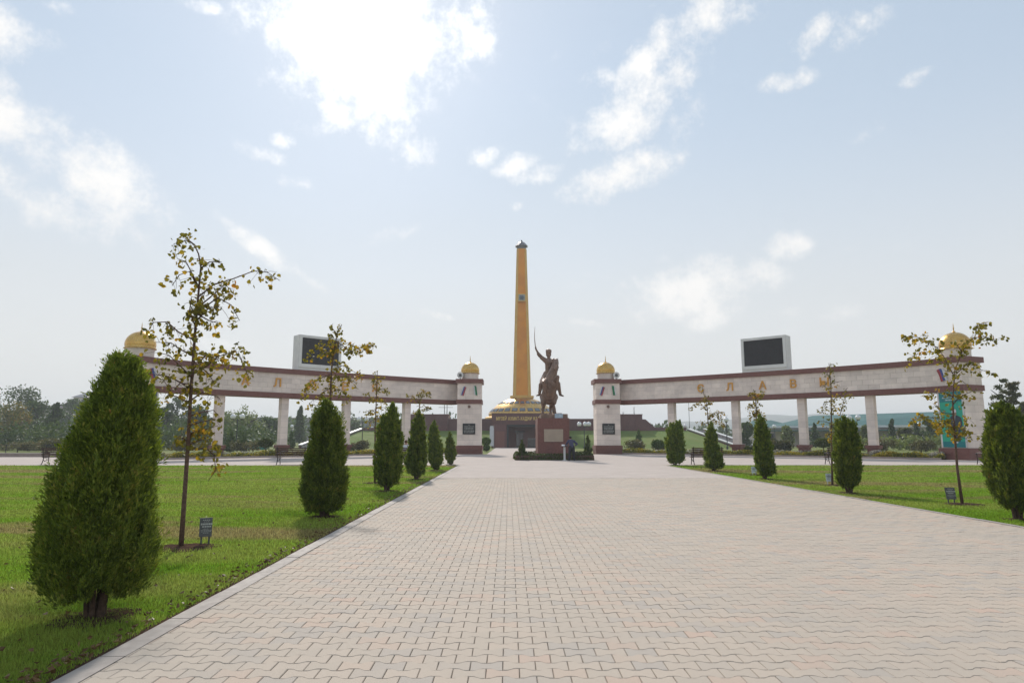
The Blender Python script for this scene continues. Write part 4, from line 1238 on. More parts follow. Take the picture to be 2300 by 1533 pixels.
mus = thing('museum_building', 'dark red granite museum with lettered portal and gold dome behind the statue', 'museum', (AX, 114, 0))
def mbox(nm, mat, x0, x1, y0, y1, z0, z1, par=mus):
    return MB().box(x0, x1, y0, y1, z0, z1).build(nm, mat, par)
for s in (-1, 1):
    def bx(nm, mat, d0, d1, y0, y1, z0, z1, par=mus):
        a, b = sorted((AX + s * d0, AX + s * d1))
        return mbox(nm, mat, a, b, y0, y1, z0, z1, par)
    bx('portal_jamb', 'granite_dark', 3.4, 5.9, 114, 126, -0.05, 3.9)
    bx('upper_wall', 'granite_dark', 5.905, 14.4, 126.2, 128, 2.9, 5.2)
    bx('corner_block', 'granite_dark', 14.4, 22.0, 125.8, 131, 2.9, 5.95)
    bx('corner_block_coping', 'granite', 14.3, 22.1, 125.7, 131.1, 5.953, 6.05)
    # stepped shoulder
    pts = [(22.0, 2.9), (30.2, 2.9), (30.2, 3.5), (24.3, 3.62), (22.6, 5.1), (22.0, 5.1)]
    V = [(AX + s * a, 125.9, z) for a, z in pts] + [(AX + s * a, 130, z) for a, z in pts]
    MB().add(V, [(0, 1, 2, 3, 4, 5), (11, 10, 9, 8, 7, 6)] + [(i, (i + 1) % 6, 6 + (i + 1) % 6, 6 + i) for i in range(6)]).build('stepped_wall', 'granite_dark', mus)
    # cladding panels that show on the corner block
    for k in range(3):
        for i in range(6):
            bx('cladding_panel', 'granite_dark', 14.45 + i * 1.255, 14.45 + (i + 1) * 1.255 - 0.03, 125.74, 125.80, 2.95 + k, 2.95 + k + 0.97)
    # flight of steps down the bank with pale copings
    st = thing('staircase', 'outdoor stair with pale sloping copings on the %s grass bank' % ('left' if s < 0 else 'right'), 'staircase', (AX + s * 34, 112, 0), 'stairs up the museum bank')
    for k, off in enumerate((0.0, 3.0)):
        top, bot = (AX + s * (30.6 + off), 126.0, 3.25), (AX + s * (34.6 + off), 112.0, 0.40)
        for nm, mat, lo, hi, ht in (('side_wall', 'granite_dark', -9.0, 0.0, 0.2), ('coping', 'white_paint', 0.003, 0.17, 0.27)):
            V = []
            for p in (bot, top):
                zl = -0.05 if lo < -1 else p[2] + lo
                V += [(p[0] - ht, p[1], zl), (p[0] + ht, p[1], zl), (p[0] + ht, p[1], p[2] + hi), (p[0] - ht, p[1], p[2] + hi)]
            MB().add(V, [(0, 1, 2, 3), (7, 6, 5, 4), (0, 1, 5, 4), (1, 2, 6, 5), (2, 3, 7, 6), (3, 0, 4, 7)]).build(nm, mat, st)
    for k in range(14):
        f0 = k / 14
        xm = AX + s * (34.6 - 4.0 * (f0 + 0.035) + 1.5)
        MB().box(xm - 1.3, xm + 1.3, 112.0 + 14 * f0, 112.0 + 14 * (f0 + 1 / 14) - 0.01, -0.05, 0.2 + 2.8 * (k + 1) / 14).build('step', 'stair_stone', st)
mbox('lintel', 'granite_dark', AX - 5.9, AX + 5.9, 113.9, 126, 3.903, 5.72)
mbox('lintel_coping', 'granite', AX - 5.98, AX + 5.98, 113.8, 126.1, 5.723, 5.80)
mbox('lintel_shadow_joint', 'plaque', AX - 5.905, AX + 5.905, 113.88, 113.905, 4.20, 4.225)
mbox('recess_wall', 'granite', AX - 3.39, AX + 3.39, 118.5, 119, -0.05, 3.9)
door = mbox('door', 'window_dark', AX - 1.75, AX - 0.45, 118.38, 118.49, -0.02, 2.6)
mbox('door_pane', 'glass_sky', AX - 1.6, AX - 1.13, 118.34, 118.38, 0.3, 2.35, door)
mbox('door_pane', 'glass_sky', AX - 1.07, AX - 0.6, 118.34, 118.38, 0.3, 2.35, door)
mbox('door_head', 'plaque', AX - 1.95, AX - 0.25, 118.3, 118.5, 2.62, 2.85)
mbox('side_window', 'window_dark', AX + 0.3, AX + 2.6, 118.4, 118.49, 0.0, 1.5)
mbox('side_window_rail', 'steel', AX + 0.28, AX + 2.62, 118.3, 118.42, 1.5, 1.56)
mbox('frame_post', 'lamp_post', AX - 3.35, AX - 3.05, 114.3, 114.6, -0.05, 3.9)
mbox('frame_head', 'lamp_post', AX - 3.05, AX + 3.35, 114.3, 114.6, 3.5, 3.9)
mbox('flank_door', 'granite', AX - 5.3, AX - 3.75, 113.93, 113.995, 0.0, 2.7)
# lettering over the portal
txt = 'МУЗЕЙ АХМАТ-ХАДЖИ КАДЫРОВА'
cu_w = []
x = 0.0
wid = {'М': 0.86, 'Ж': 0.95, 'Ы': 0.92, '-': 0.42, ' ': 0.42, 'Р': 0.68, 'З': 0.64, 'Е': 0.66, 'Д': 0.8}
for chh in txt:
    w_ = wid.get(chh, 0.74)
    cu_w.append((chh, x + w_ / 2))
    x += w_
sc_ = 9.3 / x
for chh, xx in cu_w:
    if chh == ' ':
        continue
    letter(chh, 'sign_letter', 'sign_gold', mus, 0.80, 0.04, frame_mtx((-2.16 + xx * sc_, 113.85, 4.60), (1, 0), (0, -1)) @ Matrix.Diagonal((0.62, 1, 1, 1)), 0.012)
# shallow gold dome with two rings of windows
TY = 155.0
dome_prof = [(7.6, 6.4), (7.75, 7.2), (7.55, 7.38), (6.75, 8.25), (5.7, 9.15), (4.6, 9.85), (3.6, 10.3), (3.0, 10.5)]
dome = MB().lathe(AX, TY, dome_prof, 48).build('dome', 'gold', mus, True)
MB().lathe(AX, TY, [(8.6, 2.9), (8.6, 6.1), (8.3, 6.42), (7.5, 6.45)], 48).build('dome_skirt', 'gold_matt', mus, True)
MB().lathe(AX, TY, [(2.7, 10.35), (2.7, 10.7), (2.95, 10.75), (2.95, 11.25), (2.3, 11.3)], 8, math.pi / 8).build('dome_crown', 'gold_matt', mus)
def prof_at(f):
    # point on dome profile between index 2..6
    return f
for ring, (ra, za, rb_, zb_, cnt, wfr) in enumerate(((7.40, 7.54, 6.84, 8.15, 26, 0.66), (5.50, 9.28, 4.74, 9.77, 26, 0.62))):
    for i in range(cnt):
        a = 2 * math.pi * (i + 0.5) / cnt
        hw0, hw1 = ra * math.pi / cnt * wfr, rb_ * math.pi / cnt * wfr
        ca, sa = math.cos(a), math.sin(a)
        nx, nz = (zb_ - za), (ra - rb_)
        ln_ = math.hypot(nx, nz)
        nx, nz = nx / ln_, nz / ln_
        def fr(off, grow):
            V = []
            for (r_, z_, hw) in ((ra + grow * 0.6, za - grow * 0.6, hw0 + grow), (rb_ - grow * 0.6, zb_ + grow * 0.6, hw1 + grow)):
                for sgn in (-1, 1):
                    rr = r_ + nx * off
                    V.append((AX + rr * ca - sgn * hw * sa, TY + rr * sa + sgn * hw * ca, z_ + nz * off))
            return [V[0], V[1], V[3], V[2]]
        def slabm(o0, o1, grow):
            A, B = fr(o0, grow), fr(o1, grow)
            return MB().add(A + B, [(3, 2, 1, 0), (4, 5, 6, 7), (0, 1, 5, 4), (1, 2, 6, 5), (2, 3, 7, 6), (3, 0, 4, 7)])
        wd = slabm(-0.15, 0.05, 0.07).build('window', 'granite_dark', dome)
        slabm(0.05, 0.075, -0.02).build('pane', 'glass_sky', wd)

tw = thing('memorial_tower', 'tall tapering orange and gold tower with small pointed roof above the museum dome', 'tower', (AX, TY, 11.3))
def tsec(h):
    """half width of face and chamfer at height fraction"""
    return 2.05 + (1.13 - 2.05) * h
def frust(z0, z1, w0, w1, ch0, ch1):
    V = []
    for z, w_, c_ in ((z0, w0, ch0), (z1, w1, ch1)):
        for a, b in ((-w_ + c_, -w_), (w_ - c_, -w_), (w_, -w_ + c_), (w_, w_ - c_), (w_ - c_, w_), (-w_ + c_, w_), (-w_, w_ - c_), (-w_, -w_ + c_)):
            V.append((AX + a, TY + b, z))
    return MB().add(V, [tuple(range(7, -1, -1)), tuple(range(8, 16))] + [(i, (i + 1) % 8, 8 + (i + 1) % 8, 8 + i) for i in range(8)])
frust(11.3, 46.2, 2.0, 1.08, 0.55, 0.30).build('shaft', 'gold_matt', tw)
# ribbed orange panels on the four faces
for q in range(4):
    ca, sa = math.cos(q * math.pi / 2), math.sin(q * math.pi / 2)
    nr = 12
    V, F = [], []
    for j in range(2):
        z = (11.35, 46.1)[j]
        w_ = (2.0, 1.08)[j] - (0.62, 0.34)[j]
        d_ = (2.0, 1.08)[j]
        for i in range(nr * 2 + 1):
            u = -w_ + 2 * w_ * i / (nr * 2)
            dep = d_ + (0.05 if i % 2 else 0.015)
            V.append((AX + u * ca + dep * sa, TY + u * sa - dep * ca, z))
    k = nr * 2 + 1
    for i in range(k - 1):
        F.append((i, i + 1, k + i + 1, k + i))
    pn = MB().add(V, F).build('ribbed_panel', 'orange_sheet', tw)
    for sg in (-1, 1):
        V = []
        for z, w_, d_ in ((11.35, 1.38 - 0.02, 2.0), (46.1, 0.74 - 0.01, 1.08)):
            for a, b in ((w_ * sg, d_), (w_ * sg + 0.09 * sg, d_), (w_ * sg + 0.09 * sg, d_ + 0.1), (w_ * sg, d_ + 0.1)):
                V.append((AX + a * ca + b * sa, TY + a * sa - b * ca, z))
        MB().hexa(V).build('edge_strip', 'gold_matt', tw)
# emblem, collar and roof
MB().box(AX - 0.95, AX + 0.95, TY - 1.95, TY - 1.3, 33.2, 35.0).build('emblem_box', 'gold_matt', tw)
emb = MB().box(AX - 0.75, AX + 0.75, TY - 2.02, TY - 1.953, 33.4, 34.8).build('emblem_field', 'emblem_pale', tw)
em = MB()
for i in range(6):
    a = i * math.pi / 3
    em.tube([(AX, TY - 2.06, 34.1), (AX + 0.6 * math.cos(a), TY - 2.06, 34.1 + 0.6 * math.sin(a))], [0.22, 0.12], 6)
em.tube([(AX, TY - 2.03, 34.1), (AX, TY - 2.10, 34.1)], 0.36, 14)
em.build('emblem', 'emblem_grey', emb)
MB().lathe(AX, TY, [(1.05, 46.2), (1.25, 46.9), (0.9, 47.0)], 8, math.pi / 8).build('collar', 'roof_metal', tw)
MB().lathe(AX, TY, [(1.55, 46.85), (1.58, 46.98), (0.9, 47.75), (0.35, 48.15), (0.12, 48.2)], 8, math.pi / 8).build('roof', 'roof_metal', tw)
MB().ball((AX, TY, 48.35), 0.22, 10, 6).build('roof_ball', 'roof_metal', tw, True)

# ------------------------------------------------------------------ statue and pedestal
PX, PY = 3.38, 53.0
ped = thing('statue_pedestal', 'dark red polished granite pedestal under the horseman, with a pale panel', 'pedestal', (PX, PY, 0))
MB().box(PX - 1.2, PX + 1.2, PY - 2.0, PY + 2.2, -0.05, 3.08).build('die', 'granite', ped)
for k in range(3):
    for sx_ in (0, 1):
        x0 = PX - 1.2 + sx_ * 1.2
        MB().box(x0 + 0.006, x0 + 1.194, PY - 2.035, PY - 2.0, 0.34 + k * 0.91, 0.34 + (k + 1) * 0.91 - 0.012).build('facing_slab', 'granite', ped)
MB().box(PX - 1.32, PX + 1.32, PY - 2.12, PY + 2.32, -0.05, 0.33).build('base_course', 'granite', ped)
MB().box(PX - 0.72, PX + 0.72, PY - 2.09, PY - 2.036, 1.30, 2.24).build('pale_panel', 'cream_plate', ped)
MB().box(PX + 0.12, PX + 0.74, PY - 1.80, PY - 1.75, 3.085, 3.42).build('blue_plate', 'blue_plate', ped)
MB().box(PX - 1.75, PX + 1.75, PY - 2.6, PY + 2.9, -0.05, 0.10).build('stone_apron', 'white_paint', ped)

stt = thing('horseman_statue', 'bronze rider in a tall cap raising a sabre on a rearing horse', 'statue', (PX, PY, 3.08))
SB = (PX, PY, 3.50)
def S(px, py, d):
    """statue measures: 1/28.3 m per unit across and up, depth in metres (negative towards the plaza)"""
    return (SB[0] + (px - 1243.5) / 28.3, SB[1] + d, SB[2] + (927 - py) / 28.3)
q = 1 / 28.3
# bronze ground plate, uneven
pl = MB().box(PX - 0.92, PX + 1.12, PY - 1.7, PY + 1.9, 3.082, 3.40)
pl.add([(PX - 0.9, PY - 1.75, 3.2), (PX + 0.2, PY - 1.75, 3.38), (PX + 0.6, PY + 1.5, 3.58), (PX - 0.6, PY + 1.6, 3.5), (PX - 0.9, PY - 1.75, 3.1), (PX + 0.2, PY - 1.75, 3.1), (PX + 0.6, PY + 1.5, 3.1), (PX - 0.6, PY + 1.6, 3.1)], [(0, 1, 2, 3), (7, 6, 5, 4), (0, 1, 5, 4), (1, 2, 6, 5), (2, 3, 7, 6), (3, 0, 4, 7)])
pl.build('ground_plate', 'bronze', stt)

h = MB()
# barrel: rump low at the back, chest high in front
h.ball(S(1238, 872, -0.55), 16.4 * q, 18, 12, 1.45)
h.ball(S(1238, 884, 0.1), 17 * q, 18, 12, 1.1)
h.ball(S(1239, 890, 0.75), 16.6 * q, 18, 12, 1.05)
h.cone2(S(1237, 868, -0.7), 15 * q, S(1239, 888, 0.8), 15 * q, 16)
# breast muscles
h.ball(S(1231, 864, -0.95), 10 * q, 14, 9, 1.2)
h.ball(S(1246, 864, -0.95), 10 * q, 14, 9, 1.2)
# neck rising and turning to the right of the picture
h.cone2(S(1239, 858, -0.75), 13.5 * q, S(1246, 836, -0.85), 9.8 * q, 14)
h.cone2(S(1246, 836, -0.85), 9.8 * q, S(1252, 817, -0.8), 7.0 * q, 14)
h.cone2(S(1252, 817, -0.8), 7.0 * q, S(1253, 812, -0.85), 5.6 * q, 14)
# head looking out, muzzle down
h.cone2(S(1253, 812, -0.85), 5.4 * q, S(1251.5, 820, -1.15), 4.6 * q, 12)
h.cone2(S(1251.5, 820, -1.15), 4.6 * q, S(1249.5, 829, -1.42), 3.2 * q, 12)
h.cone2(S(1249.5, 829, -1.42), 3.2 * q, S(1249.2, 831.5, -1.46), 3.0 * q, 12)
h.cone2(S(1250.5, 829, -1.2), 2.4 * q, S(1250, 832, -1.38), 1.8 * q, 10)
# ears and mane
h.cone2(S(1250, 810, -0.8), 1.6 * q, S(1248.6, 804.5, -0.78), 0.5 * q, 8)
h.cone2(S(1256, 810, -0.8), 1.6 * q, S(1257.6, 804.5, -0.78), 0.5 * q, 8)
h.cone2(S(1254, 811, -0.55), 3 * q, S(1250, 835, -0.4), 4 * q, 10)
h.cone2(S(1250, 835, -0.4), 4 * q, S(1243, 852, -0.2), 4 * q, 10)
# forelegs folded in the air
for sx_, k0, k1, k2 in ((-1, (1227, 859, -1.0), (1224, 862, -1.75), (1230, 876, -1.45)), (1, (1250, 858, -1.0), (1254, 850, -1.7), (1253.5, 872, -1.5))):
    h.cone2(S(*k0), 8.0 * q, S(*k1), 4.3 * q, 12)
    h.ball(S(*k1), 4.5 * q, 12, 8)
    h.cone2(S(*k1), 3.9 * q, S(*k2), 2.6 * q, 12)
    h.cone2(S(*k2), 2.8 * q, S(k2[0] + 0.3 * sx_, k2[1] + 3.5, k2[2] + 0.12), 3.3 * q, 12)
# hind legs: thigh, knee against the belly, hock pointing back, shank, hoof
for (hx, kx, ox, fx, d) in ((1229, 1226, 1226.5, 1224, 0.0), (1249, 1249, 1243.5, 1242.5, 0.25)):
    h.cone2(S(hx, 889, 0.75 + d), 11.5 * q, S(kx, 901, 0.30 + d), 7.0 * q, 12)
    h.cone2(S(kx, 901, 0.30 + d), 7.0 * q, S(ox, 911, 0.95 + d), 4.2 * q, 12)
    h.cone2(S(ox, 911, 0.95 + d), 4.2 * q, S(fx, 922.5, 0.70 + d), 2.9 * q, 12)
    h.cone2(S(fx, 922.5, 0.70 + d), 3.0 * q, S(fx, 927, 0.58 + d), 4.2 * q, 12)
# tail sweeping to the ground
h.cone2(S(1241, 884, 1.45), 4 * q, S(1247, 898, 1.75), 5.5 * q, 10)
h.cone2(S(1247, 898, 1.75), 5.5 * q, S(1251, 913, 1.65), 5.0 * q, 10)
h.cone2(S(1251, 913, 1.65), 5.0 * q, S(1253.5, 927, 1.5), 4.2 * q, 10)
remeshed(h, 'horse', 'bronze', stt, 0.035, 3)

r = MB()
# rider: hips, waist, chest, shoulders
r.ball(S(1238, 846, 0.1), 11.5 * q, 16, 10, 0.9)
r.cone2(S(1238, 842, 0.1), 9.5 * q, S(1238, 828, 0.02), 8.2 * q, 14)
r.cone2(S(1238, 826, 0.02), 8.6 * q, S(1239, 813, -0.02), 10 * q, 14)
r.ball(S(1232.5, 809.5, 0.0), 6.2 * q, 12, 8)
r.ball(S(1248, 809.5, 0.0), 6.2 * q, 12, 8)
r.cone2(S(1238.3, 807, -0.02), 4.4 * q, S(1237.8, 798, -0.05), 3.6 * q, 12)
# head with face
r.ball(S(1237.5, 795.5, -0.08), 5.4 * q, 14, 10, 1.28)
r.cone2(S(1237.5, 796.5, -0.26), 1.1 * q, S(1237.5, 798.0, -0.30), 1.2 * q, 8)
r.ball(S(1237.5, 802, -0.18), 3.0 * q, 10, 7)
r.ball(S(1232.2, 796.5, -0.06), 1.3 * q, 8, 6)
r.ball(S(1242.8, 796.5, -0.06), 1.3 * q, 8, 6)
# tall fur cap
r.cone2(S(1237.5, 791.5, -0.08), 6.3 * q, S(1237.7, 788.5, -0.06), 6.7 * q, 14)
r.tube([S(1237.5, 792.5, -0.1), S(1237.7, 784.6, -0.05)], [6.1 * q, 7.0 * q], 16)
# raised sabre arm with wide sleeve
r.cone2(S(1231, 808.5, 0.0), 6.0 * q, S(1222, 802, -0.05), 4.6 * q, 12)
r.cone2(S(1222, 802, -0.05), 4.6 * q, S(1214.5, 793, -0.1), 3.5 * q, 12)
r.cone2(S(1216.5, 797.5, -0.05), 3.4 * q, S(1213.2, 794, -0.05), 2.6 * q, 10)
r.cone2(S(1214.5, 793, -0.1), 3.0 * q, S(1209.2, 783, -0.12), 2.0 * q, 10)
# hand closed on the hilt: palm, four fingers, thumb
r.ball(S(1208.6, 780.6, -0.12), 2.3 * q, 10, 7)
for i in range(4):
    r.cone2(S(1209.8, 779.2 + i * 1.05, -0.19), 0.62 * q, S(1207.4, 779.5 + i * 1.05, -0.22), 0.55 * q, 6)
r.cone2(S(1209.9, 779.4, -0.1), 0.7 * q, S(1208.3, 777.6, -0.17), 0.6 * q, 6)
# other arm to the reins
r.cone2(S(1249, 809.5, 0.0), 5.6 * q, S(1256.5, 824, -0.08), 4.2 * q, 12)
r.cone2(S(1256.5, 824, -0.08), 4.0 * q, S(1250, 836, -0.5), 2.8 * q, 12)
r.ball(S(1249.5, 837, -0.6), 2.8 * q, 10, 7)
# legs astride, boots turned out
for sx_, kn, an, toe in ((-1, (1219.5, 864, -0.4), (1216.5, 881, -0.2), (1209.5, 888, -0.55)), (1, (1257.5, 862, -0.4), (1262, 881, -0.2), (1268.5, 889, -0.55))):
    r.cone2(S(1238 + 6 * sx_, 846, 0.1), 8.6 * q, S(*kn), 5.6 * q, 12)
    r.cone2(S(*kn), 5.4 * q, S(*an), 3.4 * q, 12)
    r.cone2(S(*an), 3.6 * q, S(an[0] + sx_ * 0.8, an[1] + 4.4, an[2]), 3.2 * q, 12)
    r.cone2(S(an[0] + sx_ * 0.8, an[1] + 5.0, an[2]), 2.7 * q, S(*toe), 1.7 * q, 12)
    # coat skirt over the thigh
    r.cone2(S(1238 + 5 * sx_, 838, 0.2), 8.0 * q, S(1238 + 15 * sx_, 855, 0.15), 6.2 * q, 12)
remeshed(r, 'rider', 'bronze', stt, 0.030, 2)
sw = []
rad = []
for i in range(15):
    u = i / 14
    sw.append(S(1208.0 - 1.2 * u - 1.6 * math.sin(u * math.pi) + 0.2 * u, 779 - 47.5 * u, -0.14))
    rad.append((1.0 - 0.75 * u) * 0.034 + 0.004)
sab = MB().tube(sw, rad, 8)
sab.tube([S(1207.9, 784.5, -0.14), S(1208, 778.2, -0.14)], 0.035, 8)
sab.tube([S(1206.3, 778.8, -0.14), S(1209.9, 778.2, -0.14)], 0.03, 8)
sab.build('sabre', 'bronze', stt)
rn = MB()
for sx_ in (-1, 1):
    rn.tube([S(1250 + 3 * sx_, 828, -1.35), S(1250 + 7 * sx_, 832, -1.0), S(1249.5, 838, -0.6)], 0.02, 6)
rn.build('reins', 'bronze', stt)

# ------------------------------------------------------------------ foliage builders
def scatter_shell(rng, n, centre, rad, shell=0.45):
    d = unit(rng.normal(size=(n, 3)))
    rr = (1 - shell * rng.random(n) ** 1.5)[:, None]
    return np.array(centre) + d * np.array(rad) * rr, d

def leaf_body(name, lobes, per, size, mat, parent, rng, up=0.3, kind=None, shell=0.5, aspect=0.62):
    Ps, As = [], []
    for (c, rd) in lobes:
        P, d = scatter_shell(rng, per, c, rd, shell)
        Ps.append(P)
        As.append(unit(d + rng.normal(size=d.shape) * 0.9 + np.array([0, 0, up])))
    P, A = np.concatenate(Ps), np.concatenate(As)
    L = size * (0.6 + 0.8 * rng.random(len(P)))
    V, F = leaves(P, A, L, L * aspect, rng, 0.1)
    V[:, 2] = np.maximum(V[:, 2], 0.01)
    return np_mesh(name, V, F, mat, parent, kind)

def thuja(name, label, data, n, size, seed, group, mat='thuja_leaf', depth=1.0):
    (bx_, by_), rows, tips = data
    rng = np.random.default_rng(seed)
    rows = sorted(rows)
    zs = np.array([r_[0] for r_ in rows])
    cs = np.array([r_[1] for r_ in rows])
    rs = np.array([r_[2] for r_ in rows]) * (0.83 if n > 100000 else 0.94)
    H = zs[-1]
    root = thing(name, label, 'thuja', (bx_, by_, 0), group)
    # plumes: upright feathery sprays grouped on the surface, some standing proud, some sunk
    zf = np.linspace(zs[0], H, 300)
    wgt = np.interp(zf, zs, rs) + 0.02
    cdf = np.cumsum(wgt) / wgt.sum()
    k = 44
    m = max(60, int(n * 0.8) // k)
    zc = np.interp(rng.random(m), cdf, zf)
    th = rng.random(m) * 2 * math.pi
    rad = np.interp(zc, zs, rs) * (0.92 - 0.42 * rng.random(m) ** 2.2)
    rad = rad * (1 + 0.07 * np.sin(th * 3 + zc * 4 + seed) + 0.08 * np.sin(th * 6 - zc * 8) * np.sin(zc * 7 + th * 2))
    gap = np.sin(th * 4.3 + zc * 6.1 + seed) * np.sin(zc * 9.7 - th * 2.9 + 1.3 * seed)
    rad = np.where(gap > 0.62, rad * 0.74, rad)
    rad = np.where(rng.random(m) < 0.05, rad * 1.09 + 0.02, rad)
    C = np.stack([np.interp(zc, zs, cs) + rad * np.cos(th), rad * np.sin(th) * depth, zc], 1)
    out = np.stack([np.cos(th), np.sin(th), np.zeros(m)], 1)
    axis = unit(out * 0.42 + np.array([0, 0, 1.0]) + rng.normal(size=(m, 3)) * 0.2)
    flat = unit(np.cross(axis, rng.normal(size=(m, 3))))
    idx = np.repeat(np.arange(m), k)
    N = len(idx)
    q_ = H / 2.3
    up_ = rng.random(N)
    along = (up_ - 0.62) * 0.26 * q_
    wid_ = 0.050 * q_ * (1.0 - 0.75 * up_) + 0.006
    sd = rng.normal(size=N)
    P = C[idx] + axis[idx] * along[:, None] + flat[idx] * (sd * wid_)[:, None] + rng.normal(size=(N, 3)) * (0.009 * q_)
    A = unit(axis[idx] + flat[idx] * (sd * 0.45)[:, None] + rng.normal(size=(N, 3)) * 0.22)
    # inner fill
    Ni = n // 7
    zi = np.interp(rng.random(Ni), cdf, zf)
    ti = rng.random(Ni) * 2 * math.pi
    ri = np.interp(zi, zs, rs) * 0.82 * np.sqrt(rng.random(Ni))
    Pi = np.stack([np.interp(zi, zs, cs) + ri * np.cos(ti), ri * np.sin(ti) * depth, zi], 1)
    Ai = unit(rng.normal(size=(Ni, 3)) * 0.6 + np.array([0, 0, 1.0]))
    # leading shoots
    Ps, As = [P, Pi], [A, Ai]
    for (tx, tz) in tips:
        kk = max(40, n // 60)
        u = rng.random(kk)
        Ps.append(np.stack([tx + rng.normal(size=kk) * 0.05 * (1.3 - u), rng.normal(size=kk) * 0.05 * (1.3 - u), tz - 0.42 * (1 - u) + 0.03], 1))
        As.append(unit(rng.normal(size=(kk, 3)) * 0.35 + np.array([0, 0, 1.0])))
    P, A = np.concatenate(Ps), np.concatenate(As)
    # ragged lower edge: the skirt hangs lower on some sides than on others
    tha = np.arctan2(P[:, 1], P[:, 0] - np.interp(P[:, 2], zs, cs))
    low = zs[0] * (0.35 + 0.6 * np.abs(np.sin(tha * 1.5 + seed)) + 0.45 * np.abs(np.sin(tha * 4.3 + 2 * seed))) + 0.03 * rng.random(len(P))
    ok_ = P[:, 2] > low
    P, A = P[ok_], A[ok_]
    L = size * (0.55 + 0.9 * rng.random(len(P)))
    V, F = leaves(P, A, L, L * (0.20 + 0.16 * rng.random(len(P))), rng, 0.12)
    V[:, 2] = np.maximum(V[:, 2], 0.015)
    V += np.array([bx_, by_, 0])
    np_mesh('crown', V, F, mat, root)
    z0 = rows[0][0]
    c1 = float(np.interp(0.6 * H, zs, cs))
    for j in range(6):
        a = j * 1.05 + seed
        w0 = 0.020 + 0.008 * (j % 3 == 0)
        MB().tube([(bx_ + 0.055 * math.cos(a), by_ + 0.05 * math.sin(a), -0.04), (bx_ + 0.095 * math.cos(a), by_ + 0.07 * math.sin(a), z0 + 0.12), (bx_ + c1 + 0.1 * math.cos(a), by_ + 0.1 * math.sin(a), 0.62 * H)], [w0 * 1.35, w0, 0.012], 7).build('trunk', 'bark_thuja', root)
    return root

TH_LAB = {
 'L1': 'largest dark green thuja, nearest the camera, on the left lawn',
 'L2': 'broad rounded thuja, second along the left edge of the path',
 'L3': 'two-tipped thuja, third along the left edge of the path',
 'L4': 'slim pointed thuja, fourth along the left edge of the path',
 'L5': 'slim thuja, fifth along the left edge of the path',
 'L6': 'smallest thuja at the far corner of the left lawn',
 'R1': 'double-topped broad thuja at the far corner of the right lawn',
 'R2': 'thuja with a skirt-like base beside the bench on the right lawn',
 'R3': 'pointed thuja with a low side lump on the right lawn',
 'R4': 'round-topped columnar thuja on the right lawn near a bench',
 'R5': 'big yellowish thuja cut by the right edge of the picture',
}
TH_N = {'L1': (215000, 0.039), 'L2': (80000, 0.058), 'L3': (30000, 0.10), 'L4': (20000, 0.12), 'L5': (14000, 0.14), 'L6': (9000, 0.15), 'R1': (14000, 0.16), 'R2': (15000, 0.14), 'R3': (20000, 0.12), 'R4': (36000, 0.088), 'R5': (70000, 0.068)}
for i, k in enumerate(THUJA):
    n_, s_ = TH_N[k]
    thuja('thuja', TH_LAB[k], THUJA[k], n_, s_, 31 + i, 'thujas lining the path')
    (bx_, by_) = THUJA[k][0]
    blob_disc('soil_patch', bx_, by_, 0.34 if k != 'L1' else 0.36, 'soil', 0.004, 0.02)

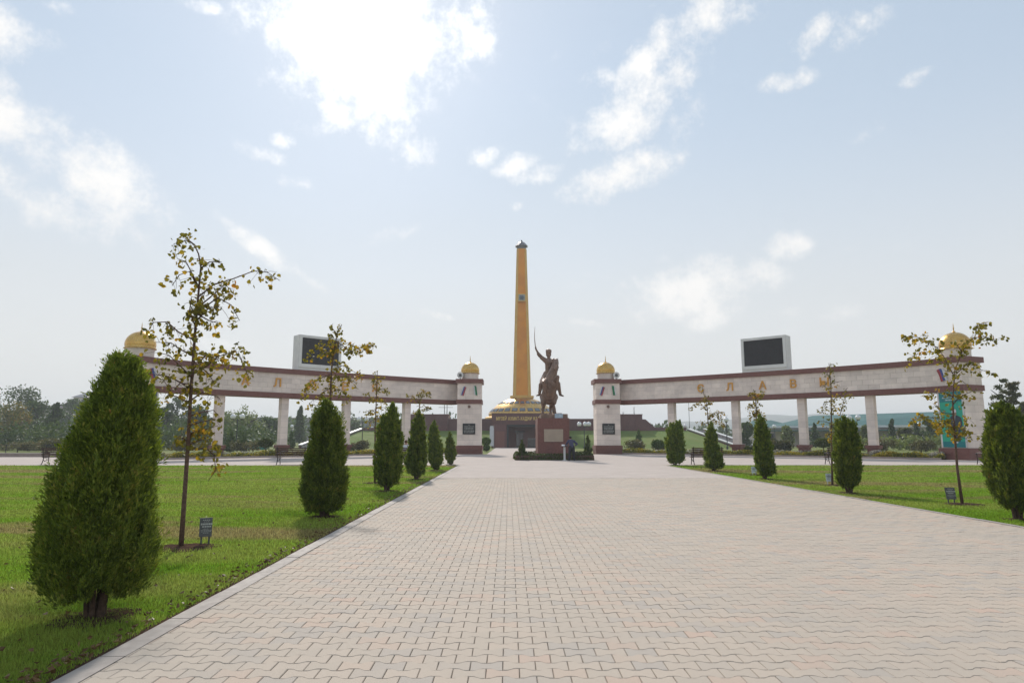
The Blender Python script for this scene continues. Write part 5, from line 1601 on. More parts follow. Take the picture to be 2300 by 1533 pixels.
def linden(name, label, data, per_m, leaf, seed, group):
    (bx_, by_), lines = data
    rng = np.random.default_rng(seed)
    root = thing(name, label, 'tree', (bx_, by_, 0), group)
    tr = lines[0]
    m = len(tr)
    thick = 0.034
    pts = [(bx_ + p[0], by_ + p[1], p[2]) for p in tr]
    MB().tube(pts, [thick * (1 - 0.86 * (i / (m - 1)) ** 0.8) + 0.003 for i in range(m)], 9).build('trunk', 'bark', root, True)
    Pl = []
    twg = MB()
    for li, l in enumerate(lines):
        l = [np.array(p) + np.array([bx_, by_, 0]) for p in l]
        if li > 0:
            k = len(l)
            r0 = 0.011
            MB().tube([tuple(p) for p in l], [r0 * (1 - 0.8 * i / (k - 1)) + 0.0018 for i in range(k)], 5).build('branch', 'bark', root, True)
        for a, b in zip(l[:-1], l[1:]):
            if li == 0 and a[2] < 0.58 * max(p[2] for p in l):
                continue
            d = np.linalg.norm(b - a)
            cnt = rng.poisson(per_m * d * (1.0 if li else 0.6))
            for _ in range(cnt):
                u = rng.random()
                c = a + (b - a) * u
                end = c + rng.normal(size=3) * 0.075 + np.array([0, 0, -0.02])
                twg.tube([tuple(c), tuple((c + end) / 2 + np.array([0, 0, 0.012])), tuple(end)], [0.0035, 0.0028, 0.002], 4)
                for _ in range(3):
                    Pl.append(end + rng.normal(size=3) * 0.032 + np.array([0, 0, -0.03]))
    twg.build('twigs', 'bark', root, False, 'stuff')
    P = np.array(Pl)
    n = len(P)
    A = unit(rng.normal(size=(n, 3)) * 0.8 + np.array([0, 0, -0.8]))
    # six-sided heart-like leaves, slightly folded
    r_ = rng.normal(size=(n, 3))
    s = unit(np.cross(A, r_))
    nn = np.cross(A, s)
    L = leaf * (0.6 + 0.7 * rng.random(n))
    W = L * 0.42
    V = np.empty((n, 6, 3))
    fold = (rng.random(n) * 0.25 * L)[:, None]
    V[:, 0] = P - A * (L * 0.42)[:, None]
    V[:, 1] = P - A * (L * 0.22)[:, None] + s * W[:, None] + nn * fold
    V[:, 2] = P + A * (L * 0.18)[:, None] + s * (W * 0.9)[:, None] + nn * fold
    V[:, 3] = P + A * (L * 0.58)[:, None]
    V[:, 4] = P + A * (L * 0.18)[:, None] - s * (W * 0.9)[:, None] + nn * fold
    V[:, 5] = P - A * (L * 0.22)[:, None] - s * W[:, None] + nn * fold
    F = np.concatenate([np.arange(n)[:, None] * 6 + np.array([0, 1, 2, 3]), np.arange(n)[:, None] * 6 + np.array([0, 3, 4, 5])])
    np_mesh('crown', V.reshape(-1, 3), F, 'linden_leaf', root)
    return root

YL = {
 'A': 'tall thin young tree with yellowing leaves nearest the camera at left',
 'B': 'young tree whose leaves stick up behind the second left thuja',
 'C': 'slender young tree with sparse leaves behind the two-tipped thuja',
 'D': 'small young tree farthest along the left lawn',
 'E': 'young tree with spreading branches before the right outer pier',
 'F': 'thin straight young tree with sparse brown leaves beside the round-topped thuja',
 'G': 'young tree rising behind the pointed thuja on the right lawn',
 'H': 'young tree farthest along the right lawn, leaves drooping sideways',
}
YP = {'A': (23, 0.068), 'B': (28, 0.076), 'C': (30, 0.072), 'D': (28, 0.078), 'E': (20, 0.078), 'F': (20, 0.064), 'G': (32, 0.078), 'H': (30, 0.082)}
for i, k in enumerate(YOUNG):
    linden('young_tree', YL[k], YOUNG[k], YP[k][0], YP[k][1], 80 + i, 'young trees planted along the path')
    (bx_, by_) = YOUNG[k][0]
    blob_disc('soil_patch', bx_ + 0.05, by_, 0.40, 'soil', 0.006, 0.03, stretch=1.25)

# ------------------------------------------------------------------ hedge, cone shrubs and topiary
HX, HY = 3.28, 52.6
hedge = thing('hedge', 'low clipped hedge round the foot of the statue pedestal', 'hedge', (HX, 48.9, 0))
rng = np.random.default_rng(9)
n = 15000
hw, hd, th_, hh = 2.62, 3.9, 0.55, 0.50
per = []
# ring sampled along a rounded rectangle
def ring_pt(u):
    P4 = [(-hw, -hd), (hw, -hd), (hw, hd), (-hw, hd)]
    Ls = [2 * hw, 2 * hd, 2 * hw, 2 * hd]
    s = u * sum(Ls)
    for i in range(4):
        if s < Ls[i]:
            a, b = P4[i], P4[(i + 1) % 4]
            f = s / Ls[i]
            return (a[0] + (b[0] - a[0]) * f, a[1] + (b[1] - a[1]) * f)
        s -= Ls[i]
    return P4[0]
cen = np.array([ring_pt(u) for u in rng.random(n)])
ph = rng.random(n) * math.pi * 1.0
cross = np.stack([np.cos(ph), np.sin(ph)], 1) * (0.75 + 0.3 * rng.random(n))[:, None]
dirn = unit(cen * np.array([1.0, 0.75]))
P = np.stack([HX + cen[:, 0] + dirn[:, 0] * cross[:, 0] * th_ * 0.55, HY + cen[:, 1] + dirn[:, 1] * cross[:, 0] * th_ * 0.55, np.clip(cross[:, 1], 0, 1) ** 0.6 * hh * (0.93 + 0.14 * rng.random(n)) * (rng.random(n) ** 0.35)], 1)
A = unit(rng.normal(size=(n, 3)) + np.array([0, 0, 0.5]))
V, F = leaves(P, A, 0.13 * (0.6 + 0.8 * rng.random(n)), 0.075 * (0.6 + 0.8 * rng.random(n)), rng)
V[:, 2] = np.maximum(V[:, 2], 0.01)
np_mesh('foliage', V, F, 'hedge_leaf', hedge)
core = MB()
for a, b, c_, d_ in ((-hw - .2, hw + .2, -hd - .2, -hd + .2), (-hw - .2, hw + .2, hd - .2, hd + .2), (-hw - .2, -hw + .2, -hd + .2, hd - .2), (hw - .2, hw + .2, -hd + .2, hd - .2)):
    core.box(HX + a, HX + b, HY + c_, HY + d_, -0.02, 0.34)
core.build('stems', 'bark', hedge)

def cone_shrub(label, x, y, H, r, seed, mat='hedge_leaf', n=1600, size=0.13, group='small cone shrubs', name='cone_shrub', z0=0.05):
    rows = [(z0, 0, r * 0.75), (H * 0.25, 0, r), (H * 0.6, 0, r * 0.62), (H, 0, 0.02)]
    return thuja(name, label, ((x, y), rows, [(0, H)]), n, size, seed, group, mat)
for i, (lab, x, y, H, r_) in enumerate((
    ('cone-shaped shrub at the left end of the statue hedge', 0.95, 48.8, 1.45, 0.42),
    ('cone-shaped shrub at the right end of the statue hedge', 5.72, 48.85, 1.75, 0.38),
    ('cone-shaped shrub inside the statue hedge, right behind the man', 5.0, 55.5, 1.5, 0.4),
    ('dark column conifer before the left trees, next to the lamp', -32.9, 80, 2.4, 0.62),
    ('second dark conifer right of the lamp on the left', -31.4, 80, 2.2, 0.45),
    ('narrow conifer behind the left bench beside a column', -32.2, 100, 2.6, 0.6),
    ('narrow conifer on the grass bank right of the right inner pier', 18.9, 98, 2.75, 0.7),
    ('narrow conifer on the bank half hidden by the double thuja', 23.6, 100, 2.3, 0.5),
    ('conifer standing on the left lawn beyond the colonnade, by a bench', -33.9, 100, 2.2, 0.5))):
    cone_shrub(lab, x, y, H, r_, 200 + i, 'hedge_leaf' if i < 3 else 'thuja_far', 2600 if i < 3 else 2200, 0.13 if i < 3 else 0.26, 'cone-shaped conifers round the plaza')

def topiary(label, x, y, balls, seed, zt):
    root = thing('topiary_tree', label, 'topiary', (x, y, 0), 'clipped ball trees behind the flower beds')
    rng = np.random.default_rng(seed)
    lobes = [((x, y, z), (r_, r_, rz)) for z, r_, rz in balls]
    leaf_body('crown', lobes, 1500, 0.16, 'hedge_leaf' if seed % 2 else 'thuja_far', root, rng, 0.3, shell=0.25)
    MB().tube([(x, y, -0.05), (x + 0.03, y, zt)], [0.05, 0.04], 7).build('trunk', 'bark', root)
    return root
topiary('flattened ball tree behind the left flower bed', -23.9, 66.5, [(1.12, 0.72, 0.44)], 301, 1.0)
topiary('ball tree right of the right inner pier', 16.0, 72.5, [(0.95, 0.66, 0.45)], 302, 0.9)
topiary('ball tree behind the bench on the right', 31.0, 66.5, [(1.12, 0.80, 0.45)], 303, 1.0)
topiary('two-tier ball shrub between the left inner pier and the portal', -2.75, 82.0, [(1.22, 0.56, 0.46), (0.42, 0.46, 0.38)], 304, 1.2)

def shrub(label, x, y, w, hgt, mat, seed, n=900, size=0.3, group=None, cat='shrub', name='shrub'):
    root = thing(name, label, cat, (x, y, 0), group)
    rng = np.random.default_rng(seed)
    lobes = []
    for _ in range(7):
        a, u = rng.random() * 6.28, rng.random() ** 0.5
        rr = 0.30 + 0.22 * rng.random()
        lobes.append(((x + math.cos(a) * u * w * 0.65, y + math.sin(a) * u * w * 0.5, hgt * (0.35 + 0.35 * rng.random())), (w * rr, w * rr, hgt * (0.32 + 0.2 * rng.random()))))
    leaf_body('foliage', lobes, n // 7, size, mat, root, rng, 0.5, shell=0.8)
    MB().tube([(x, y, -0.06), (x + 0.05, y, hgt * 0.5)], [0.07, 0.03], 6).build('stem', 'bark_far', root)
    return root

# rose bushes and shrubs beyond the colonnades, a row each side
k = 0
for i in range(9):
    x = 39.0 + i * 3.6 + random.uniform(-0.6, 0.6)
    y_ = 76 + random.uniform(-3, 3) - i * 0.6
    shrub('brownish rose bush %s in the row behind the right colonnade' % ('first', 'second', 'third', 'fourth', 'fifth', 'sixth', 'seventh', 'eighth', 'ninth')[i] + ' from the left', x, y_, 1.9, 1.35 + random.uniform(-.2, .3), 'shrub_leaf', 400 + i, 900, 0.26, 'rose bushes behind the right colonnade')
for i in range(9):
    x = -62.0 + i * 4.0 + random.uniform(-0.6, 0.6)
    shrub('pale rose bush %s in the row behind the left colonnade' % ('first', 'second', 'third', 'fourth', 'fifth', 'sixth', 'seventh', 'eighth', 'ninth')[i] + ' from the left', x, 78 + random.uniform(-3, 3), 2.1, 1.25 + random.uniform(-.2, .3), 'shrub_leaf', 420 + i, 900, 0.26, 'rose bushes behind the left colonnade')
shrub('low dark spreading pine between two right columns', 29.8, 74, 1.5, 1.5, 'tree_pine', 450, 1400, 0.28, None)
shrub('dark low juniper right of the right bench, by a column foot', 23.2, 66.2, 1.1, 0.75, 'hedge_leaf', 451, 1200, 0.2, None)
shrub('grey-green bush in front of the left grass bank by the lamp', -18.6, 83, 1.8, 1.3, 'shrub_leaf', 452, 1200, 0.26, None)
shrub('dark juniper mound beside the second left thuja', -15.3, 64.2, 1.1, 0.8, 'tree_pine', 453, 1200, 0.2, None)
shrub('brown bush above the bench on the right', 15.2, 82, 1.9, 1.3, 'shrub_leaf', 454, 1200, 0.26, None)
shrub('reddish bush on the lawn below the right bank', 20.5, 90, 1.6, 1.2, 'shrub_leaf', 455, 900, 0.28, None)

# ------------------------------------------------------------------ benches
def make_bench():
    root = thing('park_bench', '', 'bench', (0, 0, 0), 'park benches facing the plaza')
    Lb = 1.9
    # back slats (towards the lawn), leaning
    for i in range(5):
        z = 0.50 + i * 0.105
        yb = -0.20 - 0.028 * i
        MB().box(-Lb / 2, Lb / 2, yb - 0.017, yb + 0.017, z, z + 0.074).build('back_slat', 'wood_slat', root)
    for i in range(4):
        yb = -0.13 + i * 0.125
        MB().box(-Lb / 2, Lb / 2, yb - 0.048, yb + 0.048, 0.43, 0.465).build('seat_slat', 'wood_slat', root)
    for s in (-1, 1):
        x = s * (Lb / 2 - 0.12)
        fr_ = MB()
        fr_.tube([(x, -0.36, 0.0), (x, -0.27, 0.12), (x, -0.2, 0.3), (x, -0.21, 0.5), (x, -0.34, 1.02), (x, -0.36, 1.05)], 0.025, 6)
        fr_.tube([(x, 0.33, 0.0), (x, 0.30, 0.1), (x, 0.24, 0.26), (x, 0.28, 0.42), (x, 0.26, 0.55), (x, 0.30, 0.66)], 0.025, 6)
        fr_.tube([(x, -0.2, 0.41), (x, 0.28, 0.41)], 0.025, 6)
        fr_.tube([(x, -0.2, 0.3), (x, -0.08, 0.2), (x, 0.05, 0.24), (x, 0.1, 0.32), (x, 0.24, 0.26)], 0.018, 6)
        fr_.tube([(x, -0.26, 0.67), (x, 0.0, 0.70), (x, 0.26, 0.685), (x, 0.34, 0.66), (x, 0.34, 0.6)], 0.024, 6)
        fr_.build('end_frame', 'cast_iron', root)
    return root
bench0 = make_bench()
blist = [(-31.6, 40.62, 'wooden slatted bench at the left picture edge, showing its iron armrest', 0.02), (-26.85, 40.62, 'wooden slatted bench half hidden behind the nearest thuja', -0.01),
         (-12.95, 40.62, 'wooden slatted bench just left of the second left thuja', 0.0), (-6.85, 40.7, 'wooden slatted bench where a person in white sits', 0.01),
         (11.85, 40.6, 'wooden slatted bench between the two farthest right thujas', 0.0), (20.0, 40.7, 'wooden slatted bench left of the round-topped thuja, armrest visible', -0.02),
         (29.1, 40.5, 'wooden slatted bench before the right outer pier', 0.0)]
for i, (x, y_, lab, rz) in enumerate(blist):
    b = bench0 if i == 0 else copy_tree(bench0)
    b.location = (x, y_, 0.0)
    b.rotation_euler = (0, 0, rz)
    b['label'] = lab

# ------------------------------------------------------------------ people
def person(label, x, y_, build):
    root = thing('person', label, 'person', (x, y_, 0))
    build(root, x, y_)
    return root

def man_leaning(root, x, y_):
    z = 0.0
    def p(a, b, c_):
        return (x + a, y_ + b, c_)
    b = MB()
    # continuous body: bent forward over the stand at his right hand side
    b.cone2(p(0.02, 0.0, 0.95), 0.13, p(-0.02, 0.1, 1.22), 0.14)
    b.cone2(p(-0.02, 0.1, 1.22), 0.14, p(-0.03, 0.2, 1.38), 0.12)
    b.cone2(p(-0.19, 0.18, 1.38), 0.075, p(0.17, 0.18, 1.36), 0.075)
    b.cone2(p(-0.04, 0.24, 1.42), 0.055, p(-0.05, 0.30, 1.52), 0.055)
    b.ball(p(-0.05, 0.34, 1.56), 0.088, 14, 10, 1.25)
    b.cone2(p(-0.05, 0.425, 1.55), 0.018, p(-0.05, 0.435, 1.53), 0.02, 8)
    for s in (-1, 1):
        b.ball(p(-0.05 + 0.088 * s, 0.33, 1.56), 0.022, 8, 6)
        b.cone2(p(0.1 * s, 0.0, 0.92), 0.10, p(0.14 * s, 0.03, 0.5), 0.068)
        b.cone2(p(0.14 * s, 0.03, 0.5), 0.064, p(0.17 * s, -0.02, 0.09), 0.042)
        b.cone2(p(0.17 * s, -0.03, 0.055), 0.045, p(0.20 * s, 0.14, 0.045), 0.04)
    # one arm to the stand, the other on his hip
    b.cone2(p(-0.2, 0.18, 1.37), 0.06, p(-0.34, 0.3, 1.14), 0.045)
    b.cone2(p(-0.34, 0.3, 1.14), 0.043, p(-0.38, 0.48, 1.06), 0.032)
    b.cone2(p(0.18, 0.18, 1.35), 0.06, p(0.40, 0.12, 1.16), 0.045)
    b.cone2(p(0.40, 0.12, 1.16), 0.043, p(0.22, 0.06, 1.02), 0.032)
    for hx, hy, hz, sg in ((-0.39, 0.53, 1.045, -1), (0.19, 0.05, 1.0, 1)):
        b.ball(p(hx, hy, hz), 0.04, 10, 7, 0.7)
        for i in range(4):
            b.cone2(p(hx - 0.025 + i * 0.017, hy + 0.02, hz), 0.009, p(hx - 0.03 + i * 0.02, hy + 0.075, hz - 0.012), 0.008, 6)
        b.cone2(p(hx + 0.03 * sg, hy, hz), 0.011, p(hx + 0.055 * sg, hy + 0.03, hz), 0.009, 6)
    remeshed(b, 'body', 'skin', root, 0.014, 2)
    t = MB()
    t.cone2(p(0.02, 0.0, 0.98), 0.155, p(-0.02, 0.1, 1.22), 0.17)
    t.cone2(p(-0.02, 0.1, 1.22), 0.17, p(-0.03, 0.19, 1.36), 0.145)
    t.cone2(p(-0.2, 0.18, 1.37), 0.095, p(0.18, 0.18, 1.35), 0.095)
    t.cone2(p(-0.2, 0.18, 1.37), 0.085, p(-0.33, 0.29, 1.16), 0.07)
    t.cone2(p(0.18, 0.18, 1.35), 0.085, p(0.40, 0.12, 1.16), 0.07)
    t.cone2(p(0.40, 0.12, 1.16), 0.065, p(0.26, 0.07, 1.05), 0.05)
    remeshed(t, 'shirt', 'cloth_blue', root, 0.022, 2)
    t = MB()
    t.cone2(p(-0.05, 0.0, 0.95), 0.145, p(0.08, 0.0, 0.95), 0.145)
    for s in (-1, 1):
        t.cone2(p(0.1 * s, 0.0, 0.92), 0.13, p(0.14 * s, 0.03, 0.5), 0.10)
        t.cone2(p(0.14 * s, 0.03, 0.5), 0.095, p(0.17 * s, -0.02, 0.12), 0.08)
    remeshed(t, 'trousers', 'cloth_dark', root, 0.022, 2)
    t = MB()
    for s in (-1, 1):
        t.cone2(p(0.17 * s, -0.05, 0.06), 0.058, p(0.20 * s, 0.15, 0.05), 0.05)
    t.build('shoes', 'cloth_dark', root, True)
    MB().ball(p(-0.05, 0.32, 1.60), 0.098, 14, 9, 1.05).build('hair', 'hair', root, True)
person('man in dark blue shirt leaning beside the statue hedge', 4.42, 47.6, man_leaning)

lec = thing('lectern_stand', 'small white-legged stand beside the leaning man at the statue hedge', 'lectern', (3.98, 48.0, 0))
MB().box(3.88, 4.02, 47.95, 48.09, 0, 0.98).build('post', 'white_paint', lec)
MB().box(3.80, 4.12, 47.85, 48.2, -0.0, 0.03).build('foot', 'white_paint', lec)
MB().hexa([(3.72, 47.8, 0.96), (4.2, 47.8, 0.96), (4.2, 48.2, 1.08), (3.72, 48.2, 1.08), (3.72, 47.8, 1.0), (4.2, 47.8, 1.0), (4.2, 48.2, 1.12), (3.72, 48.2, 1.12)]).build('desk_top', 'wood_slat', lec)
MB().hexa([(3.76, 47.85, 1.02), (3.98, 47.85, 1.02), (3.98, 48.15, 1.11), (3.76, 48.15, 1.11), (3.76, 47.85, 1.035), (3.98, 47.85, 1.035), (3.98, 48.15, 1.125), (3.76, 48.15, 1.125)]).build('paper', 'flag_white', lec)

def sitter(root, x, y_):
    def p(a, b, c_):
        return (x + a, y_ + b, c_)
    b = MB()
    b.cone2(p(0, 0.1, 0.56), 0.13, p(0, 0.05, 0.85), 0.13)
    b.cone2(p(0, 0.05, 0.85), 0.13, p(0, 0.06, 1.05), 0.12)
    b.cone2(p(-0.17, 0.06, 1.08), 0.07, p(0.17, 0.06, 1.08), 0.07)
    b.cone2(p(0, 0.07, 1.12), 0.052, p(0.02, 0.09, 1.24), 0.052)
    b.ball(p(0.03, 0.11, 1.33), 0.088, 14, 10, 1.25)
    b.cone2(p(0.06, 0.195, 1.32), 0.018, p(0.06, 0.2, 1.30), 0.02, 8)
    for s in (-1, 1):
        b.cone2(p(0.1 * s, 0.12, 0.56), 0.10, p(0.12 * s, 0.52, 0.53), 0.068)
        b.cone2(p(0.12 * s, 0.52, 0.53), 0.064, p(0.12 * s, 0.55, 0.09), 0.042)
        b.cone2(p(0.12 * s, 0.54, 0.05), 0.045, p(0.14 * s, 0.72, 0.045), 0.04)
        b.cone2(p(0.19 * s, 0.06, 1.07), 0.055, p(0.25 * s, 0.12, 0.80), 0.042)
        b.cone2(p(0.25 * s, 0.12, 0.80), 0.042, p(0.13 * s, 0.36, 0.68), 0.032)
        b.ball(p(0.12 * s, 0.40, 0.67), 0.04, 10, 7, 0.7)
        for i in range(4):
            b.cone2(p(0.12 * s - 0.025 + i * 0.017, 0.42, 0.67), 0.009, p(0.12 * s - 0.03 + i * 0.02, 0.475, 0.655), 0.008, 6)
        b.cone2(p(0.09 * s, 0.40, 0.67), 0.011, p(0.07 * s, 0.44, 0.67), 0.009, 6)
    remeshed(b, 'body', 'skin', root, 0.014, 2)
    t = MB()
    t.cone2(p(0, 0.1, 0.56), 0.16, p(0, 0.05, 0.85), 0.16)
    t.cone2(p(0, 0.05, 0.85), 0.16, p(0, 0.06, 1.03), 0.145)
    t.cone2(p(-0.17, 0.06, 1.07), 0.09, p(0.17, 0.06, 1.07), 0.09)
    for s in (-1, 1):
        t.cone2(p(0.19 * s, 0.06, 1.07), 0.078, p(0.25 * s, 0.12, 0.82), 0.062)
    remeshed(t, 'shirt', 'cloth_white', root, 0.022, 2)
    t = MB()
    t.cone2(p(-0.06, 0.1, 0.56), 0.14, p(0.06, 0.1, 0.56), 0.14)
    for s in (-1, 1):
        t.cone2(p(0.1 * s, 0.12, 0.56), 0.12, p(0.12 * s, 0.52, 0.53), 0.09)
        t.cone2(p(0.12 * s, 0.52, 0.53), 0.085, p(0.12 * s, 0.55, 0.12), 0.07)
    remeshed(t, 'trousers', 'cloth_dark', root, 0.022, 2)
    MB().ball(p(0.025, 0.09, 1.365), 0.098, 14, 9, 1.05).build('hair', 'hair_brown', root, True)
person('person in white shirt seated on the bench, seen from behind', -6.22, 40.66, sitter)

# ------------------------------------------------------------------ signs in the lawns
def sign(label, x, y_, rz, w, h0, h1, body, mat_text, lean=0.12):
    root = thing('tree_sign', label, 'sign', (x, y_, 0), 'small information signs in the lawns')
    ca, sa = math.cos(rz), math.sin(rz)
    t, n = (ca, sa), (sa, -ca)
    for s in (-1, 1):
        c_ = (x + t[0] * s * w * 0.3, y_ + t[1] * s * w * 0.3)
        MB().obox(c_, t, n, 0.012, 0.008, -0.05, h0 + 0.12).build('post', body, root)
    V = []
    for dz, off in ((h0, 0.0), (h1, -lean)):
        for a, b in ((-1, -1), (1, -1), (1, 1), (-1, 1)):
            V.append((x + t[0] * a * w / 2 + n[0] * (0.022 + off * 0.5 - b * 0.006), y_ + t[1] * a * w / 2 + n[1] * (0.022 + off * 0.5 - b * 0.006), dz))
    pl_ = MB().hexa(V).build('plate', body, root)
    rr = random.Random(int(x * 100))
    rows_ = ((0.86, 0.02, 0.5), (0.78, 0.012, 0.35), (0.62, 0.045, 0.8), (0.50, 0.03, 0.6), (0.40, 0.010, 0.7), (0.33, 0.010, 0.75), (0.26, 0.010, 0.7), (0.19, 0.010, 0.4))
    for (f, th2, wf) in rows_:
        m = MB()
        xx = -w * wf / 2
        while xx < w * wf / 2:
            l = rr.uniform(0.012, 0.03)
            zc = h0 + (h1 - h0) * f
            off = -lean * 0.5 * f + 0.022 + 0.0075
            mm = xx + l / 2
            m.obox((x + t[0] * mm + n[0] * off, y_ + t[1] * mm + n[1] * off), t, n, l / 2, 0.0012, zc, zc + th2 * 0.55)
            xx += l + 0.006
        m.build('text_line', mat_text, pl_)
    return root
sign('dark grey sign on two legs beside the nearest young tree', -4.42, 10.05, 0.42, 0.17, 0.14, 0.40, 'sign_grey', 'sign_text')
sign('dark sign on two legs beside the spreading young tree, right lawn', 10.45, 16.1, -0.12, 0.22, 0.13, 0.40, 'sign_grey', 'sign_text')
sign('small pale sign by the thin straight young tree, right lawn', 10.95, 23.2, -0.1, 0.22, 0.1, 0.36, 'sign_light', 'sign_grey')
sign('small pale sign beside the pointed thuja on the right lawn', 10.45, 28.9, -0.1, 0.22, 0.1, 0.36, 'sign_light', 'sign_grey')

# fallen leaves on the grass and along the kerb
rng = np.random.default_rng(77)
n = 800
ys = 4.5 + 20 * rng.random(n) ** 1.6
xs = np.where(rng.random(n) < 0.6, PL - KW - 0.03 - np.abs(rng.normal(size=n)) * 0.13, PL - KW - 0.1 - 4.5 * rng.random(n))
P = np.stack([xs, ys, 0.018 + 0.03 * rng.random(n)], 1)
A = unit(rng.normal(size=(n, 3)) * np.array([1, 1, 0.25]))
V, F = leaves(P, A, 0.035 + 0.03 * rng.random(n), 0.02 + 0.02 * rng.random(n), rng, 0.3)
o = np_mesh('fallen_leaves', V, F, 'fallen_leaf', None, 'stuff')
tag(o, 'dry fallen leaves scattered along the left lawn edge', 'leaves')

# ------------------------------------------------------------------ lamps
def lamp(label, x, y_, zg, n_):
    root = thing('street_lamp', label, 'lamp', (x, y_, 0), 'globe lamps round the plaza')
    r_ = 0.36
    MB().lathe(x, y_, [(0.16, -0.05), (0.15, 0.3), (0.07, 0.45), (0.055, zg - 0.55), (0.07, zg - 0.5), (0.05, zg - 0.3)], 10).build('post', 'lamp_post', root)
    offs = [(0, 0)] if n_ == 1 else [(-0.62, 0), (0.62, 0)] if n_ == 2 else [(-0.75, 0.1), (0.75, 0.1), (0.1, -0.5)]
    for ox, oy in offs:
        if n_ > 1:
            MB().tube([(x, y_, zg - 0.5), (x + ox * 0.6, y_ + oy * 0.6, zg - 0.52), (x + ox, y_ + oy, zg - 0.36)], 0.04, 6).build('arm', 'lamp_post', root)
        gl = MB().ball((x + ox, y_ + oy, zg), r_, 16, 10).build('globe', 'lamp_globe', root, True)
        MB().lathe(x + ox, y_ + oy, [(0.17, zg - r_ - 0.05), (0.2, zg - r_ + 0.06)], 12).build('collar', 'lamp_post', gl)
        MB().lathe(x + ox, y_ + oy, [(0.12, zg + r_ * 0.93), (0.03, zg + r_ + 0.07)], 8).build('cap', 'lamp_post', gl)
LL = ['two-globe lamp behind the left colonnade before the willows', 'single-globe lamp among the left trees, left of three', 'single-globe lamp among the left trees, middle of three', 'single-globe lamp among the left trees, right of three', 'single-globe lamp right of the second left column', 'two-globe lamp standing before the left grass bank', 'small single-globe lamp right of the two-globe lamp on the left bank', 'three-globe lamp between the statue and the right inner pier', 'single-globe lamp left of a right column, above the bank stairs', 'two-globe lamp above the round-topped thuja', 'three-globe lamp between the last right column and the banner', 'slim lamp left of the green-roofed building', 'small globe lamp at the top of the right bank stairs', 'small globe lamp at the foot of the left grass bank']
for lab, (x, y_, z, n_) in zip(LL, LAMPS):
    lamp(lab, x, y_, z, n_)

# masts on the museum roof and white banners by the portal
def mast(label, x, y_, z0, z1, bar=None, name='mast', cat='mast'):
    root = thing(name, label, cat, (x, y_, z0))
    MB().tube([(x, y_, z0), (x, y_, z1)], [0.07, 0.04], 6).build('pole', 'lamp_post', root)
    if bar:
        MB().tube([(x + 0.5, y_, z0), (x + 0.5, y_, z1)], [0.07, 0.04], 6).build('pole', 'lamp_post', root)
        MB().tube([(x - 1.1, y_, bar), (x + 1.6, y_, bar)], 0.04, 6).build('crossbar', 'lamp_post', root)
    else:
        MB().ball((x, y_, z1), 0.14, 8, 6).build('tip', 'lamp_globe', root, True)
mast('twin-pole mast with crossbar above the left museum block', -12.3, 128.0, 6.05, 9.0, 7.4)
mast('thin mast on the right museum block, left one', 21.8, 128.0, 6.05, 6.45)
mast('thin mast on the right museum block, right one', 23.9, 128.0, 6.05, 7.4)
mast('tall thin pole beside the third right column top', 33.2, 140, 3.0, 9.3)
mast('tall pale pole between the two middle right columns', 40.3, 150, 0.0, 10.0)
for lab, x, y_, h_, w_ in (('white vertical banner flag left of the museum portal', -2.75, 108.0, 3.55, 0.62), ('white vertical banner flag behind the pedestal, right of the portal', 4.15, 96.0, 4.0, 0.42)):
    root = thing('banner_flag', lab, 'flag', (x, y_, 0))
    MB().tube([(x + w_ / 2 + 0.04, y_, -0.05), (x + w_ / 2 + 0.04, y_, h_ + 0.1)], 0.03, 6).build('pole', 'steel', root)
    m = MB()
    V, F = [], []
    for j in range(9):
        z = 0.35 + (h_ - 0.35) * j / 8
        for s, d in ((-0.5, 0.0), (0.0, 0.05), (0.5, 0.0)):
            V.append((x + s * w_ * (1 - 0.25 * (j == 8)), y_ - 0.03 + d * math.sin(j), z))
    for j in range(8):
        for i in range(2):
            a = j * 3 + i
            F.append((a, a + 1, a + 4, a + 3))
    k = len(V)
    V2 = [(p[0], p[1] + 0.012, p[2]) for p in V]
    m.add(V + V2, F + [tuple(reversed([i + k for i in f])) for f in F])
    m.build('cloth', 'cloth_white', root)

# ------------------------------------------------------------------ far trees, buildings, hills
FL = ['tall loose-leaved tree rising above the far left trees', 'big dark round tree with yellowing top at the left edge', 'bushy green tree second from the left edge', 'pointed green tree left of the nearest thuja', 'hazy broad tree behind the pointed green tree', 'hazy tree at the left shoulder of the nearest thuja', 'broad tree hidden behind the nearest thuja', 'bushy tree between the left outer pier and the young tree', 'bare-topped loose tree behind the tall young tree', 'broad dark tree behind the tall young tree', 'pale willow left of the two-globe lamp', 'pale willow right of the two-globe lamp', 'rounded tree left of the second left column', 'poplar-shaped tree rising right of the second left column', 'hazy tree next to the poplar on the left', 'hazy tree above the left bank coping', 'rounded tree between the right middle columns', 'pale willow left of the third right column', 'small pointed dark tree right of the third right column', 'yellow-green willow behind the round-topped thuja', 'yellow-green willow right of the last column', 'narrow dark poplar before the green-roofed building', 'yellowing tree left of the three-globe lamp', 'pointed dark tree at the three-globe lamp', 'dark rounded tree left of the green banner', 'big brownish pine behind the right outer pier', 'second dark pine at the right picture edge', 'broad tree beyond the left picture edge', 'far broad tree beyond the left picture edge', 'broad tree beyond the right picture edge', 'far broad tree beyond the right picture edge']
